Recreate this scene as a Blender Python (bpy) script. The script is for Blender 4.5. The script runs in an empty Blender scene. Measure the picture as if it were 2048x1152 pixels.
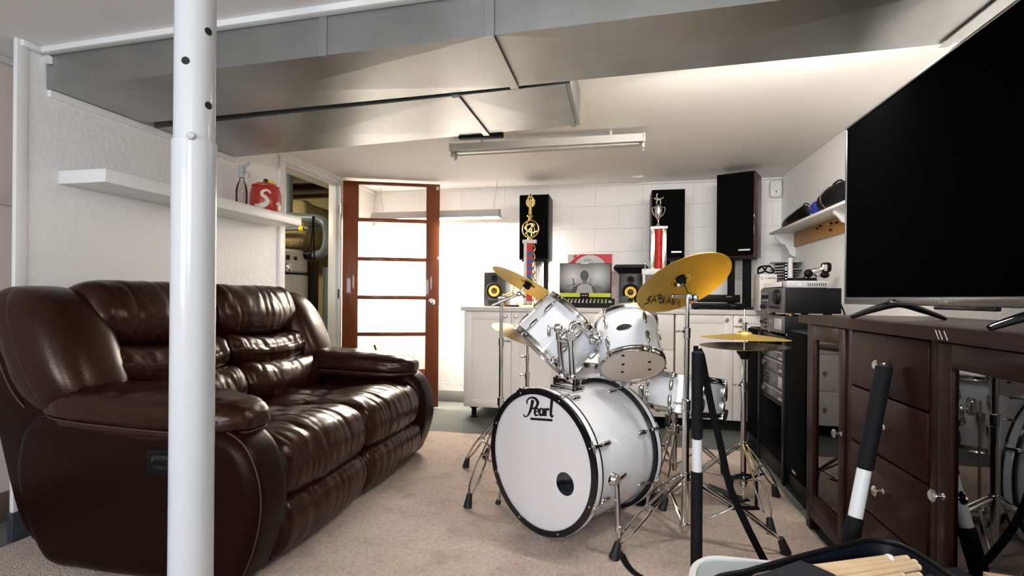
import bpy, bmesh, math, random
from mathutils import Vector, Matrix, noise
random.seed(7)
V = Vector
PI = math.pi
scene = bpy.context.scene
COL = scene.collection

# ------------------------------------------------------------------ camera
FPX, W, H = 1030.0, 2048, 1152
YAW = math.radians(11.85)
ROLL = 0.0087
HOR = 595.0
CAM = V((0, 0, 1.0))
F0 = V((-math.sin(YAW), math.cos(YAW), 0))
R0 = V((math.cos(YAW), math.sin(YAW), 0))
U0 = V((0, 0, 1))
RR = R0 * math.cos(ROLL) + U0 * math.sin(ROLL)
UU = U0 * math.cos(ROLL) - R0 * math.sin(ROLL)
cam_data = bpy.data.cameras.new('camera')
cam = bpy.data.objects.new('camera', cam_data)
COL.objects.link(cam)
cam_data.sensor_width = 36.0
cam_data.lens = 36.0 * FPX / W
cam_data.shift_y = (HOR - H / 2) / W
cam_data.clip_start = 0.05
cam.matrix_world = Matrix(((RR.x, UU.x, -F0.x, CAM.x), (RR.y, UU.y, -F0.y, CAM.y), (RR.z, UU.z, -F0.z, CAM.z), (0, 0, 0, 1)))
scene.camera = cam


def ray(px, py):
    return F0 + RR * ((px - W / 2) / FPX) + UU * (-(py - HOR) / FPX)


def at(px, py, X=None, Y=None, Z=None, d=None):
    """the point of the room seen at a photo pixel, on a known plane or depth"""
    r = ray(px, py)
    if d is not None: t = d
    elif X is not None: t = X / r.x
    elif Y is not None: t = Y / r.y
    else: t = (Z - CAM.z) / r.z
    return CAM + r * t


def atp(px, py, o, n):
    r = ray(px, py)
    return CAM + r * ((o - CAM).dot(n) / r.dot(n))


# ------------------------------------------------------------------ mesh helpers
def frame(a):
    a = V(a).normalized()
    b = V((0, 0, 1)) if abs(a.z) < 0.95 else V((1, 0, 0))
    x = b.cross(a).normalized()
    return x, a.cross(x).normalized(), a


def spline(pts, n=6, closed=False):
    pts = [V(p) for p in pts]
    out = []
    m = len(pts)
    rng = range(m if closed else m - 1)
    for i in rng:
        if closed:
            p0, p1, p2, p3 = pts[(i - 1) % m], pts[i], pts[(i + 1) % m], pts[(i + 2) % m]
        else:
            p0, p1, p2, p3 = pts[max(i - 1, 0)], pts[i], pts[i + 1], pts[min(i + 2, m - 1)]
        for k in range(n):
            t = k / n
            out.append(0.5 * ((2 * p1) + (p2 - p0) * t + (2 * p0 - 5 * p1 + 4 * p2 - p3) * t * t + (3 * p1 - p0 - 3 * p2 + p3) * t ** 3))
    if not closed: out.append(pts[-1].copy())
    return out


class MB:
    def __init__(s, M=None):
        s.v, s.f, s.mi, s.cur, s.M = [], [], [], 0, M

    def mat(s, i):
        s.cur = i
        return s

    def add(s, vs, fs):
        o = len(s.v)
        for p in vs:
            p = V(p)
            s.v.append(s.M @ p if s.M else p)
        for f in fs:
            s.f.append(tuple(i + o for i in f))
            s.mi.append(s.cur)
        return s

    def box(s, c, size, bev=0.0, R=None, seg=2):
        bm = bmesh.new()
        bmesh.ops.create_cube(bm, size=1.0)
        for v in bm.verts:
            v.co = V((v.co.x * size[0], v.co.y * size[1], v.co.z * size[2]))
        if bev > 0:
            bmesh.ops.bevel(bm, geom=list(bm.edges), offset=min(bev, min(size) * 0.49), segments=seg, profile=0.5, affect='EDGES')
        bm.verts.index_update()
        c = V(c)
        vs = [(R @ v.co if R else v.co) + c for v in bm.verts]
        fs = [[v.index for v in f.verts] for f in bm.faces]
        bm.free()
        return s.add(vs, fs)

    def b2(s, lo, hi, bev=0.0, seg=2):
        lo, hi = V(lo), V(hi)
        return s.box((lo + hi) / 2, hi - lo, bev, None, seg)

    def bar(s, p0, p1, w, h, bev=0.0, up=None):
        p0, p1 = V(p0), V(p1)
        a = (p1 - p0)
        L = a.length
        a.normalize()
        u = V(up) if up else (V((0, 0, 1)) if abs(a.z) < 0.95 else V((1, 0, 0)))
        x = u.cross(a).normalized()
        y = a.cross(x)
        R = Matrix((x, y, a)).transposed()
        return s.box((p0 + p1) / 2, (w, h, L), bev, R)

    def lathe(s, prof, o=(0, 0, 0), axis=(0, 0, 1), seg=32, ang=2 * PI, xdir=None):
        o = V(o)
        x, y, a = frame(axis)
        if xdir is not None:
            x = (V(xdir) - a * V(xdir).dot(a)).normalized()
            y = a.cross(x)
        vs, fs = [], []
        full = abs(ang - 2 * PI) < 1e-6
        rings = []
        for r, z in prof:
            if abs(r) < 1e-7:
                rings.append([len(vs)])
                vs.append(o + a * z)
            else:
                ring = []
                for k in range(seg if full else seg + 1):
                    t = ang * k / seg
                    ring.append(len(vs))
                    vs.append(o + a * z + (x * math.cos(t) + y * math.sin(t)) * r)
                rings.append(ring)
        for A, B in zip(rings[:-1], rings[1:]):
            n = max(len(A), len(B))
            if n == 1: continue
            cnt = n if full else n - 1
            for k in range(cnt):
                k2 = (k + 1) % n
                if len(A) == 1: fs.append((A[0], B[k2], B[k]))
                elif len(B) == 1: fs.append((A[k], A[k2], B[0]))
                else: fs.append((A[k], A[k2], B[k2], B[k]))
        return s.add(vs, fs)

    def cyl(s, p0, p1, r0, r1=None, seg=20, bev=0.0):
        p0, p1 = V(p0), V(p1)
        r1 = r0 if r1 is None else r1
        L = (p1 - p0).length
        if L < 1e-6: return s
        if bev > 0:
            b = min(bev, L * 0.45, r0 * 0.9, r1 * 0.9)
            prof = [(0, 0), (r0 - b, 0), (r0, b), (r1, L - b), (r1 - b, L), (0, L)]
        else:
            prof = [(0, 0), (r0, 0), (r1, L), (0, L)]
        return s.lathe(prof, p0, p1 - p0, seg)

    def ball(s, c, r, sc=(1, 1, 1), seg=16, R=None):
        vs, fs = [], []
        n = max(6, seg // 2)
        c = V(c)
        prev = None
        for i in range(n + 1):
            th = PI * i / n
            if i in (0, n):
                ring = [len(vs)]
                p = V((0, 0, math.cos(th) * r * sc[2]))
                vs.append(c + (R @ p if R else p))
            else:
                ring = []
                for k in range(seg):
                    ph = 2 * PI * k / seg
                    p = V((math.sin(th) * math.cos(ph) * r * sc[0], math.sin(th) * math.sin(ph) * r * sc[1], math.cos(th) * r * sc[2]))
                    ring.append(len(vs))
                    vs.append(c + (R @ p if R else p))
            if prev:
                for k in range(seg):
                    k2 = (k + 1) % seg
                    if len(prev) == 1: fs.append((prev[0], ring[k], ring[k2]))
                    elif len(ring) == 1: fs.append((prev[k], ring[0], prev[k2]))
                    else: fs.append((prev[k], ring[k], ring[k2], prev[k2]))
            prev = ring
        return s.add(vs, fs)

    def tube(s, pts, r, seg=10, closed=False, flat=1.0, up=None, fixed=False):
        pts = [V(p) for p in pts]
        n = len(pts)
        rs = r if isinstance(r, (list, tuple)) else [r] * n
        vs, fs, rings = [], [], []
        x = None
        for i in range(n):
            if closed: t = pts[(i + 1) % n] - pts[i - 1]
            else: t = pts[min(i + 1, n - 1)] - pts[max(i - 1, 0)]
            t.normalize()
            if x is None or fixed:
                x = V(up) if up else frame(t)[0]
            x = x - t * x.dot(t)
            if x.length < 1e-6: x = frame(t)[0]
            x.normalize()
            y = t.cross(x)
            ring = []
            for k in range(seg):
                a = 2 * PI * k / seg
                ring.append(len(vs))
                vs.append(pts[i] + x * math.cos(a) * rs[i] + y * math.sin(a) * rs[i] * flat)
            rings.append(ring)
        for i in range(n if closed else n - 1):
            A, B = rings[i], rings[(i + 1) % n]
            for k in range(seg):
                k2 = (k + 1) % seg
                fs.append((A[k], A[k2], B[k2], B[k]))
        if not closed:
            fs.append(tuple(reversed(rings[0])))
            fs.append(tuple(rings[-1]))
        return s.add(vs, fs)

    def prism(s, poly, o, ex, ey, ez, bev=0.0):
        """polygon in the (ex, ey) plane at o, extruded by vector ez"""
        o, ex, ey, ez = V(o), V(ex), V(ey), V(ez)
        n = len(poly)
        vs = [o + ex * p[0] + ey * p[1] for p in poly] + [o + ex * p[0] + ey * p[1] + ez for p in poly]
        if ex.cross(ey).dot(ez) < 0:
            fs = [tuple(range(n)), tuple(reversed(range(n, 2 * n)))]
            fs += [(i, i + n, (i + 1) % n + n, (i + 1) % n) for i in range(n)]
        else:
            fs = [tuple(reversed(range(n))), tuple(range(n, 2 * n))]
            fs += [(i, (i + 1) % n, (i + 1) % n + n, i + n) for i in range(n)]
        if bev > 0:
            bm = bmesh.new()
            bv = [bm.verts.new(p) for p in vs]
            for f in fs: bm.faces.new([bv[i] for i in f])
            es = [e for e in bm.edges if len(e.link_faces) == 2 and e.calc_face_angle(0) > 0.6]
            bmesh.ops.bevel(bm, geom=es, offset=bev, segments=2, profile=0.5, affect='EDGES')
            bm.verts.index_update()
            vs = [v.co.copy() for v in bm.verts]
            fs = [[v.index for v in f.verts] for f in bm.faces]
            bm.free()
        return s.add(vs, fs)

    def stroke(s, pts, w, o, ex, ey, dep, n=5, sm=True, fn=None):
        """a pen stroke in the plane (o, ex, ey) as a thin ribbon of width w (number or list)"""
        P = spline([V((p[0], p[1], 0)) for p in pts], n) if sm and len(pts) > 2 else [V((p[0], p[1], 0)) for p in pts]
        m = len(P)
        L, Rr = [], []
        for i, p in enumerate(P):
            t = P[min(i + 1, m - 1)] - P[max(i - 1, 0)]
            t.normalize()
            nn = V((-t.y, t.x, 0))
            if isinstance(w, (list, tuple)):
                q = i / (m - 1) * (len(w) - 1)
                k = min(int(q), len(w) - 2)
                ww = w[k] + (w[k + 1] - w[k]) * (q - k)
            else: ww = w
            L.append(p + nn * ww / 2)
            Rr.append(p - nn * ww / 2)
        o, ex, ey, dep = V(o), V(ex), V(ey), V(dep)
        fm = fn or (lambda x, y: o + ex * x + ey * y)
        vs = [fm(p.x, p.y) for p in L] + [fm(p.x, p.y) for p in Rr]
        vs += [p + dep for p in vs]
        fs = []
        for i in range(m - 1):
            fs += [(i, i + 1, m + i + 1, m + i), (2 * m + i, 3 * m + i, 3 * m + i + 1, 2 * m + i + 1)]
            fs += [(i, 2 * m + i, 2 * m + i + 1, i + 1), (m + i, m + i + 1, 3 * m + i + 1, 3 * m + i)]
        return s.add(vs, fs)

    def blob(s, c, half, p=4.0, n=10, M=None, disp=None):
        """pillow: a superellipsoid; disp(unit, pos) -> offset along the outward direction"""
        bm = bmesh.new()
        bmesh.ops.create_cube(bm, size=2.0)
        bmesh.ops.subdivide_edges(bm, edges=list(bm.edges), cuts=n, use_grid_fill=True)
        c, half = V(c), V(half)
        bm.verts.index_update()
        vs = []
        for v in bm.verts:
            q = v.co
            q = V((math.tan(q.x * 0.72) / math.tan(0.72), math.tan(q.y * 0.72) / math.tan(0.72), math.tan(q.z * 0.72) / math.tan(0.72)))
            k = (abs(q.x) ** p + abs(q.y) ** p + abs(q.z) ** p) ** (1 / p)
            q = q / k
            pos = V((q.x * half.x, q.y * half.y, q.z * half.z))
            if disp:
                nn = V((q.x / half.x, q.y / half.y, q.z / half.z)).normalized()
                pos = pos + nn * disp(q, pos)
            vs.append((M @ pos if M else pos) + c)
        fs = [[v.index for v in f.verts] for f in bm.faces]
        bm.free()
        return s.add(vs, fs)

    def loft(s, sect, ts, cap=True):
        """sect(t) -> closed list of points"""
        rings, vs, fs = [], [], []
        for t in ts:
            r = sect(t)
            rings.append(list(range(len(vs), len(vs) + len(r))))
            vs += r
        n = len(rings[0])
        for A, B in zip(rings[:-1], rings[1:]):
            for k in range(n):
                k2 = (k + 1) % n
                fs.append((A[k], A[k2], B[k2], B[k]))
        if cap:
            for ring, rev in ((rings[0], True), (rings[-1], False)):
                c = V((0, 0, 0))
                for i in ring: c += vs[i]
                vs.append(c / n)
                ci = len(vs) - 1
                for k in range(n):
                    k2 = (k + 1) % n
                    fs.append((ci, ring[k2], ring[k]) if rev else (ci, ring[k], ring[k2]))
        return s.add(vs, fs)

    def build(s, name, mats, parent=None, smooth=35, loc=None):
        me = bpy.data.meshes.new(name)
        base = V((0, 0, 0))
        if parent is not None:
            q = parent
            while q is not None:
                base += q.location
                q = q.parent
        elif loc is not None:
            base = V(loc)
        me.from_pydata([tuple(p - base) for p in s.v], [], s.f)
        mats = mats if isinstance(mats, (list, tuple)) else [mats]
        for m in mats: me.materials.append(m)
        if len(mats) > 1: me.polygons.foreach_set('material_index', s.mi)
        me.validate()
        bm = bmesh.new()
        bm.from_mesh(me)
        bmesh.ops.recalc_face_normals(bm, faces=bm.faces)
        bm.to_mesh(me)
        bm.free()
        if smooth:
            me.shade_smooth()
            me.set_sharp_from_angle(angle=math.radians(smooth))
        o = bpy.data.objects.new(name, me)
        COL.objects.link(o)
        if parent is not None: o.parent = parent
        elif loc is not None: o.location = base
        return o


def thing(name, label, cat, loc, group=None):
    o = bpy.data.objects.new(name, None)
    o.empty_display_size = 0.05
    COL.objects.link(o)
    o.location = V(loc)
    return tag(o, label, cat, group)


def tag(o, label, cat, group=None):
    o['label'] = label
    o['category'] = cat
    if group: o['group'] = group
    return o


def struct(o):
    o['kind'] = 'structure'
    return o


def copy_tree(o, parent=None):
    c = o.copy()
    COL.objects.link(c)
    if parent is not None: c.parent = parent
    for ch in list(o.children): copy_tree(ch, c)
    return c


def text(name, s, size, o, ex, ey, mat, parent, ext=0.0006, align='CENTER', fit=None):
    cu = bpy.data.curves.new(name, 'FONT')
    cu.body = s
    cu.size = size
    cu.extrude = ext
    cu.align_x = align
    cu.align_y = 'CENTER'
    tmp = bpy.data.objects.new(name + '_tmp', cu)
    COL.objects.link(tmp)
    dg = bpy.context.evaluated_depsgraph_get()
    me = bpy.data.meshes.new_from_object(tmp.evaluated_get(dg))
    COL.objects.unlink(tmp)
    bpy.data.objects.remove(tmp)
    me.name = name
    ex, ey = V(ex).normalized(), V(ey)
    ey = (ey - ex * ey.dot(ex)).normalized()
    ez = ex.cross(ey)
    xs = [v.co.x for v in me.vertices]
    k = 1.0
    if fit and max(xs) - min(xs) > 0: k = fit / (max(xs) - min(xs))
    base = V((0, 0, 0))
    q = parent
    while q is not None:
        base += q.location
        q = q.parent
    for v in me.vertices:
        v.co = V(o) - base + ex * v.co.x * k + ey * v.co.y + ez * v.co.z
    me.materials.clear()
    me.materials.append(mat)
    ob = bpy.data.objects.new(name, me)
    COL.objects.link(ob)
    ob.parent = parent
    return ob


# ------------------------------------------------------------------ materials
def M_(name, col, rough=0.5, metal=0.0, spec=0.5, coat=0.0, bump=None, mottle=None, trans=0.0, ior=1.45, emit=None, coat_rough=0.05, aniso=None, sheen=0.0, stint=None):
    """bump=(scale, strength, distance, stretch) noise bump; mottle=(scale, amount, colour2) noise colour variation"""
    m = bpy.data.materials.new(name)
    m.use_nodes = True
    nt = m.node_tree
    b = nt.nodes['Principled BSDF']
    b.inputs['Base Color'].default_value = (*col, 1)
    b.inputs['Roughness'].default_value = rough
    b.inputs['Metallic'].default_value = metal
    b.inputs['Specular IOR Level'].default_value = spec
    b.inputs['Coat Weight'].default_value = coat
    b.inputs['Coat Roughness'].default_value = coat_rough
    b.inputs['Transmission Weight'].default_value = trans
    b.inputs['IOR'].default_value = ior
    if stint: b.inputs['Specular Tint'].default_value = (*stint, 1)
    if sheen: b.inputs['Sheen Weight'].default_value = sheen
    if emit:
        b.inputs['Emission Color'].default_value = (*emit[0], 1)
        b.inputs['Emission Strength'].default_value = emit[1]
    tc = None
    if bump or mottle:
        tc = nt.nodes.new('ShaderNodeTexCoord')
    if mottle:
        mp = nt.nodes.new('ShaderNodeMapping')
        mp.inputs['Scale'].default_value = mottle[3] if len(mottle) > 3 else (1, 1, 1)
        nz = nt.nodes.new('ShaderNodeTexNoise')
        nz.inputs['Scale'].default_value = mottle[0]
        nz.inputs['Detail'].default_value = 6
        nz.inputs['Roughness'].default_value = 0.6
        rp = nt.nodes.new('ShaderNodeValToRGB')
        rp.color_ramp.elements[0].position = 0.5 - 0.22 / max(mottle[1], 0.1)
        rp.color_ramp.elements[1].position = 0.5 + 0.22 / max(mottle[1], 0.1)
        rp.color_ramp.elements[0].color = (*mottle[2], 1)
        rp.color_ramp.elements[1].color = (*col, 1)
        nt.links.new(tc.outputs['Object'], mp.inputs['Vector'])
        nt.links.new(mp.outputs['Vector'], nz.inputs['Vector'])
        nt.links.new(nz.outputs['Fac'], rp.inputs['Fac'])
        nt.links.new(rp.outputs['Color'], b.inputs['Base Color'])
    if bump:
        mp = nt.nodes.new('ShaderNodeMapping')
        mp.inputs['Scale'].default_value = bump[3] if len(bump) > 3 else (1, 1, 1)
        nz = nt.nodes.new('ShaderNodeTexNoise')
        nz.inputs['Scale'].default_value = bump[0]
        nz.inputs['Detail'].default_value = 4
        bp = nt.nodes.new('ShaderNodeBump')
        bp.inputs['Strength'].default_value = bump[1]
        bp.inputs['Distance'].default_value = bump[2]
        nt.links.new(tc.outputs['Object'], mp.inputs['Vector'])
        nt.links.new(mp.outputs['Vector'], nz.inputs['Vector'])
        nt.links.new(nz.outputs['Fac'], bp.inputs['Height'])
        nt.links.new(bp.outputs['Normal'], b.inputs['Normal'])
    return m


white_wall = M_('painted_plaster', (0.84, 0.835, 0.825), 0.55, bump=(38, 0.55, 0.006))
pink_wall = M_('pale_pink_paint', (0.66, 0.58, 0.54), 0.6, bump=(60, 0.2, 0.003))
ceil_mat = M_('ceiling_paint', (0.83, 0.815, 0.795), 0.7, bump=(25, 0.1, 0.002))
trim_mat = M_('white_trim_paint', (0.78, 0.78, 0.77), 0.35)
base_mat = M_('dark_baseboard_paint', (0.035, 0.04, 0.05), 0.4)
base_grey = M_('grey_baseboard', (0.25, 0.24, 0.23), 0.4)
base_brown = M_('brown_baseboard', (0.16, 0.11, 0.08), 0.5)
floor_mat = M_('grey_painted_concrete', (0.15, 0.16, 0.145), 0.6, spec=0.15, mottle=(3.5, 0.6, (0.11, 0.12, 0.115)), bump=(9, 0.15, 0.004))
def rug_material():
    m = M_('beige_pile', (0.59, 0.48, 0.40), 0.95, bump=(150, 1.0, 0.014), spec=0.08, sheen=0.25)
    nt = m.node_tree
    b = nt.nodes['Principled BSDF']
    tc = nt.nodes.new('ShaderNodeTexCoord')
    def nz(sc, det, lo, hi, c0, c1, st=(1, 1, 1)):
        mp = nt.nodes.new('ShaderNodeMapping')
        mp.inputs['Scale'].default_value = st
        n = nt.nodes.new('ShaderNodeTexNoise')
        n.inputs['Scale'].default_value = sc
        n.inputs['Detail'].default_value = det
        n.inputs['Roughness'].default_value = 0.65
        r = nt.nodes.new('ShaderNodeValToRGB')
        r.color_ramp.elements[0].position = lo
        r.color_ramp.elements[1].position = hi
        r.color_ramp.elements[0].color = (*c0, 1)
        r.color_ramp.elements[1].color = (*c1, 1)
        nt.links.new(tc.outputs['Object'], mp.inputs['Vector'])
        nt.links.new(mp.outputs['Vector'], n.inputs['Vector'])
        nt.links.new(n.outputs['Fac'], r.inputs['Fac'])
        return r.outputs['Color']
    def mul(a, c):
        x = nt.nodes.new('ShaderNodeMix')
        x.data_type = 'RGBA'
        x.blend_type = 'MULTIPLY'
        x.inputs['Factor'].default_value = 1.0
        nt.links.new(a, x.inputs[6])
        nt.links.new(c, x.inputs[7])
        return x.outputs[2]
    base = nz(2.2, 4, .35, .65, (0.58, 0.44, 0.385), (0.60, 0.49, 0.39))
    dirt = nz(7, 7, .34, .50, (0.80, 0.77, 0.76), (1, 1, 1))
    tuft = nz(70, 3, .30, .62, (0.76, 0.75, 0.74), (1.06, 1.06, 1.06), (1, .6, 1))
    nt.links.new(mul(mul(base, dirt), tuft), b.inputs['Base Color'])
    return m


rug_mat = rug_material()
galv = M_('galvanised_steel', (0.44, 0.45, 0.44), 0.40, 1.0, mottle=(5, 0.5, (0.30, 0.31, 0.305)), bump=(2.0, 0.12, 0.02))
post_mat = M_('white_enamel', (0.50, 0.515, 0.54), 0.22, coat=0.3)
hole_mat = M_('black_hole', (0.01, 0.01, 0.01), 0.8)
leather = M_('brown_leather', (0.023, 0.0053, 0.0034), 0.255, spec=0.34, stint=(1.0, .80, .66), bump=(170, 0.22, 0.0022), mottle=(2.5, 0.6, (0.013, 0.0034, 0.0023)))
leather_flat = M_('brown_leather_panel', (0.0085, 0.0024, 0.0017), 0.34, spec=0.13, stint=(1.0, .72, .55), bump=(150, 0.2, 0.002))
stitch = M_('brown_stitching', (0.06, 0.022, 0.017), 0.6)
blk = M_('black_plastic', (0.005, 0.005, 0.0055), 0.42, spec=0.14)
blk_matte = M_('black_matte', (0.005, 0.005, 0.0055), 0.75, spec=0.15)
blk_gloss = M_('black_gloss', (0.006, 0.006, 0.007), 0.08)
rubber = M_('black_rubber', (0.008, 0.008, 0.009), 0.6)
foam = M_('black_foam', (0.008, 0.0085, 0.0105), 0.7, bump=(140, 0.3, 0.002), spec=0.18)
webbing = M_('black_webbing', (0.005, 0.005, 0.006), 0.8, spec=0.12)
chrome = M_('chrome', (0.70, 0.69, 0.67), 0.09, 1.0)
steel = M_('brushed_steel', (0.55, 0.54, 0.53), 0.28, 1.0)
nickel = M_('satin_nickel', (0.62, 0.58, 0.53), 0.25, 1.0)
drum_white = M_('white_drum_wrap', (0.76, 0.79, 0.84), 0.10, coat=0.6)
head_white = M_('coated_drum_head', (0.78, 0.75, 0.76), 0.45)
head_clear = M_('clear_drum_head', (0.64, 0.54, 0.46), 0.25, spec=0.4)
hoop_blk = M_('black_drum_hoop', (0.008, 0.008, 0.010), 0.18)
ink = M_('black_ink', (0.006, 0.006, 0.007), 0.5)
brass = M_('cymbal_bronze', (0.80, 0.58, 0.14), 0.42, 1.0, bump=(55, 0.12, 0.002, (1, 1, 1)), mottle=(4, 0.5, (0.68, 0.47, 0.10)))
brass_pale = M_('pale_cymbal_bronze', (0.70, 0.56, 0.30), 0.25, 1.0)
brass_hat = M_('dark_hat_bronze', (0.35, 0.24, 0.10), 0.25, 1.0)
gold = M_('gold_plating', (0.85, 0.66, 0.26), 0.22, 1.0)
silver = M_('silver_plating', (0.72, 0.71, 0.68), 0.2, 1.0)
felt = M_('black_felt', (0.012, 0.012, 0.012), 0.9, spec=0.1)
cab_white = M_('cabinet_paint', (0.74, 0.705, 0.685), 0.4)
counter_mat = M_('pale_laminate', (0.60, 0.57, 0.54), 0.35)
spk_black = M_('black_speaker_grille', (0.0025, 0.0025, 0.0025), 0.9, bump=(300, 0.3, 0.002), spec=0.04)
spk_case = M_('black_ash_veneer', (0.007, 0.007, 0.0075), 0.45, spec=0.25)
krk_grey = M_('charcoal_speaker_case', (0.03, 0.031, 0.031), 0.42)
cone_yellow = M_('yellow_cone', (0.85, 0.52, 0.06), 0.4)
cone_dark = M_('dark_dust_cap', (0.06, 0.03, 0.02), 0.4)
red_gl = M_('red_glitter', (0.36, 0.006, 0.006), 0.4, spec=0.3, mottle=(90, 1.6, (0.58, 0.03, 0.02)))
blue_gl = M_('blue_foil', (0.012, 0.03, 0.13), 0.35, 0.2)
marble = M_('white_marble', (0.72, 0.71, 0.69), 0.3, mottle=(20, 0.8, (0.5, 0.5, 0.5)))
red_paint = M_('red_glaze', (0.42, 0.035, 0.025), 0.25)
cream = M_('cream_print', (0.72, 0.66, 0.58), 0.5)
yellow = M_('yellow_tag', (0.9, 0.68, 0.02), 0.5)
mdf = M_('raw_wood_board', (0.52, 0.27, 0.085), 0.5, mottle=(6, 0.6, (0.44, 0.21, 0.06), (1, 6, 6)))
blue_cloth = M_('blue_cloth', (0.02, 0.03, 0.28), 0.6)
lime = M_('lime_print', (0.55, 0.62, 0.02), 0.45)
card_white = M_('white_card', (0.62, 0.60, 0.585), 0.5)
card_red = M_('red_card', (0.62, 0.03, 0.04), 0.45)
grey_card = M_('grey_card', (0.4, 0.4, 0.4), 0.5)
wood_pale = M_('hickory', (0.80, 0.62, 0.42), 0.45, mottle=(14, 0.7, (0.68, 0.49, 0.29), (1, 1, 1)))
nylon_white = M_('white_nylon', (0.85, 0.85, 0.83), 0.4)
nylon_navy = M_('navy_nylon', (0.006, 0.008, 0.015), 0.5, spec=0.3, bump=(60, 0.25, 0.004))
tray_white = M_('white_plastic_rim', (0.78, 0.80, 0.81), 0.35)
tray_grey = M_('grey_green_plastic', (0.36, 0.42, 0.43), 0.45)
tray_strip = M_('pale_green_plastic', (0.55, 0.65, 0.66), 0.4)
cardboard = M_('cardboard', (0.42, 0.27, 0.16), 0.8)
paper_blue = M_('blue_book_cloth', (0.02, 0.06, 0.16), 0.4)
grey_pl = M_('grey_plastic', (0.42, 0.43, 0.44), 0.4)
silver_pl = M_('silver_plastic', (0.33, 0.33, 0.335), 0.35)
amp_face = M_('dark_grey_faceplate', (0.055, 0.05, 0.05), 0.4)
white_pl = M_('white_plastic', (0.74, 0.73, 0.71), 0.4)
pipe_grey = M_('grey_pvc_pipe', (0.13, 0.155, 0.17), 0.35)
heater_mat = M_('heater_enamel', (0.50, 0.48, 0.42), 0.35)
insul = M_('yellow_insulation', (0.42, 0.36, 0.19), 0.85, bump=(7, 0.9, 0.05), mottle=(4, 0.7, (0.26, 0.21, 0.10)))
joist = M_('dark_joist_wood', (0.06, 0.035, 0.02), 0.7)
green_box = M_('dark_green_card', (0.02, 0.035, 0.022), 0.5)
tv_screen = M_('tv_screen', (0.0012, 0.0012, 0.0014), 0.30, spec=0.0)
tv_bezel = M_('dark_steel_bezel', (0.16, 0.16, 0.16), 0.3, 0.9)
fix_white = M_('fixture_enamel', (0.60, 0.60, 0.58), 0.35)
reflector_mat = M_('shop_light_housing', (0.42, 0.41, 0.40), 0.4)
lamp_emit = M_('lit_tube', (1, 1, 1), 0.5, emit=((1.0, 0.93, 0.82), 14.0))


def wood_mat(name, c1, c2, rough, scale=(1, 1, 14), coat=0.25, spec=0.12):
    m = M_(name, c1, rough, coat=coat, spec=spec, mottle=(3.0, 0.6, c2, scale))
    return m


door_wood = wood_mat('mahogany_door', (0.19, 0.054, 0.020), (0.14, 0.036, 0.013), 0.4, (9, 9, 0.8))
espresso = wood_mat('espresso_wood', (0.022, 0.0064, 0.0042), (0.013, 0.004, 0.0028), 0.38, (0.8, 0.8, 9), .02)
walnut = wood_mat('walnut_veneer', (0.085, 0.034, 0.020), (0.06, 0.022, 0.012), 0.4, (9, 9, 0.8))


def glass_mat(name, tint=(1, 1, 1), refl=0.06, frost=0.0):
    m = bpy.data.materials.new(name)
    m.use_nodes = True
    nt = m.node_tree
    nt.nodes.remove(nt.nodes['Principled BSDF'])
    out = nt.nodes['Material Output']
    tr = nt.nodes.new('ShaderNodeBsdfTransparent')
    tr.inputs['Color'].default_value = (*tint, 1)
    gl = nt.nodes.new('ShaderNodeBsdfGlossy')
    gl.inputs['Roughness'].default_value = 0.02
    fr = nt.nodes.new('ShaderNodeFresnel')
    fr.inputs['IOR'].default_value = 1.5 if refl <= 0.06 else 1.0 + refl * 10
    mx = nt.nodes.new('ShaderNodeMixShader')
    nt.links.new(fr.outputs['Fac'], mx.inputs['Fac'])
    nt.links.new(tr.outputs['BSDF'], mx.inputs[1])
    nt.links.new(gl.outputs['BSDF'], mx.inputs[2])
    nt.links.new(mx.outputs['Shader'], out.inputs['Surface'])
    return m


door_glass = glass_mat('clear_glass', (0.96, 0.97, 0.96))
cab_glass = glass_mat('tinted_cabinet_glass', (0.28, 0.27, 0.26), 0.115)
bottle_glass = glass_mat('clear_bottle_plastic', (0.93, 0.91, 0.88), 0.05)


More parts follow.
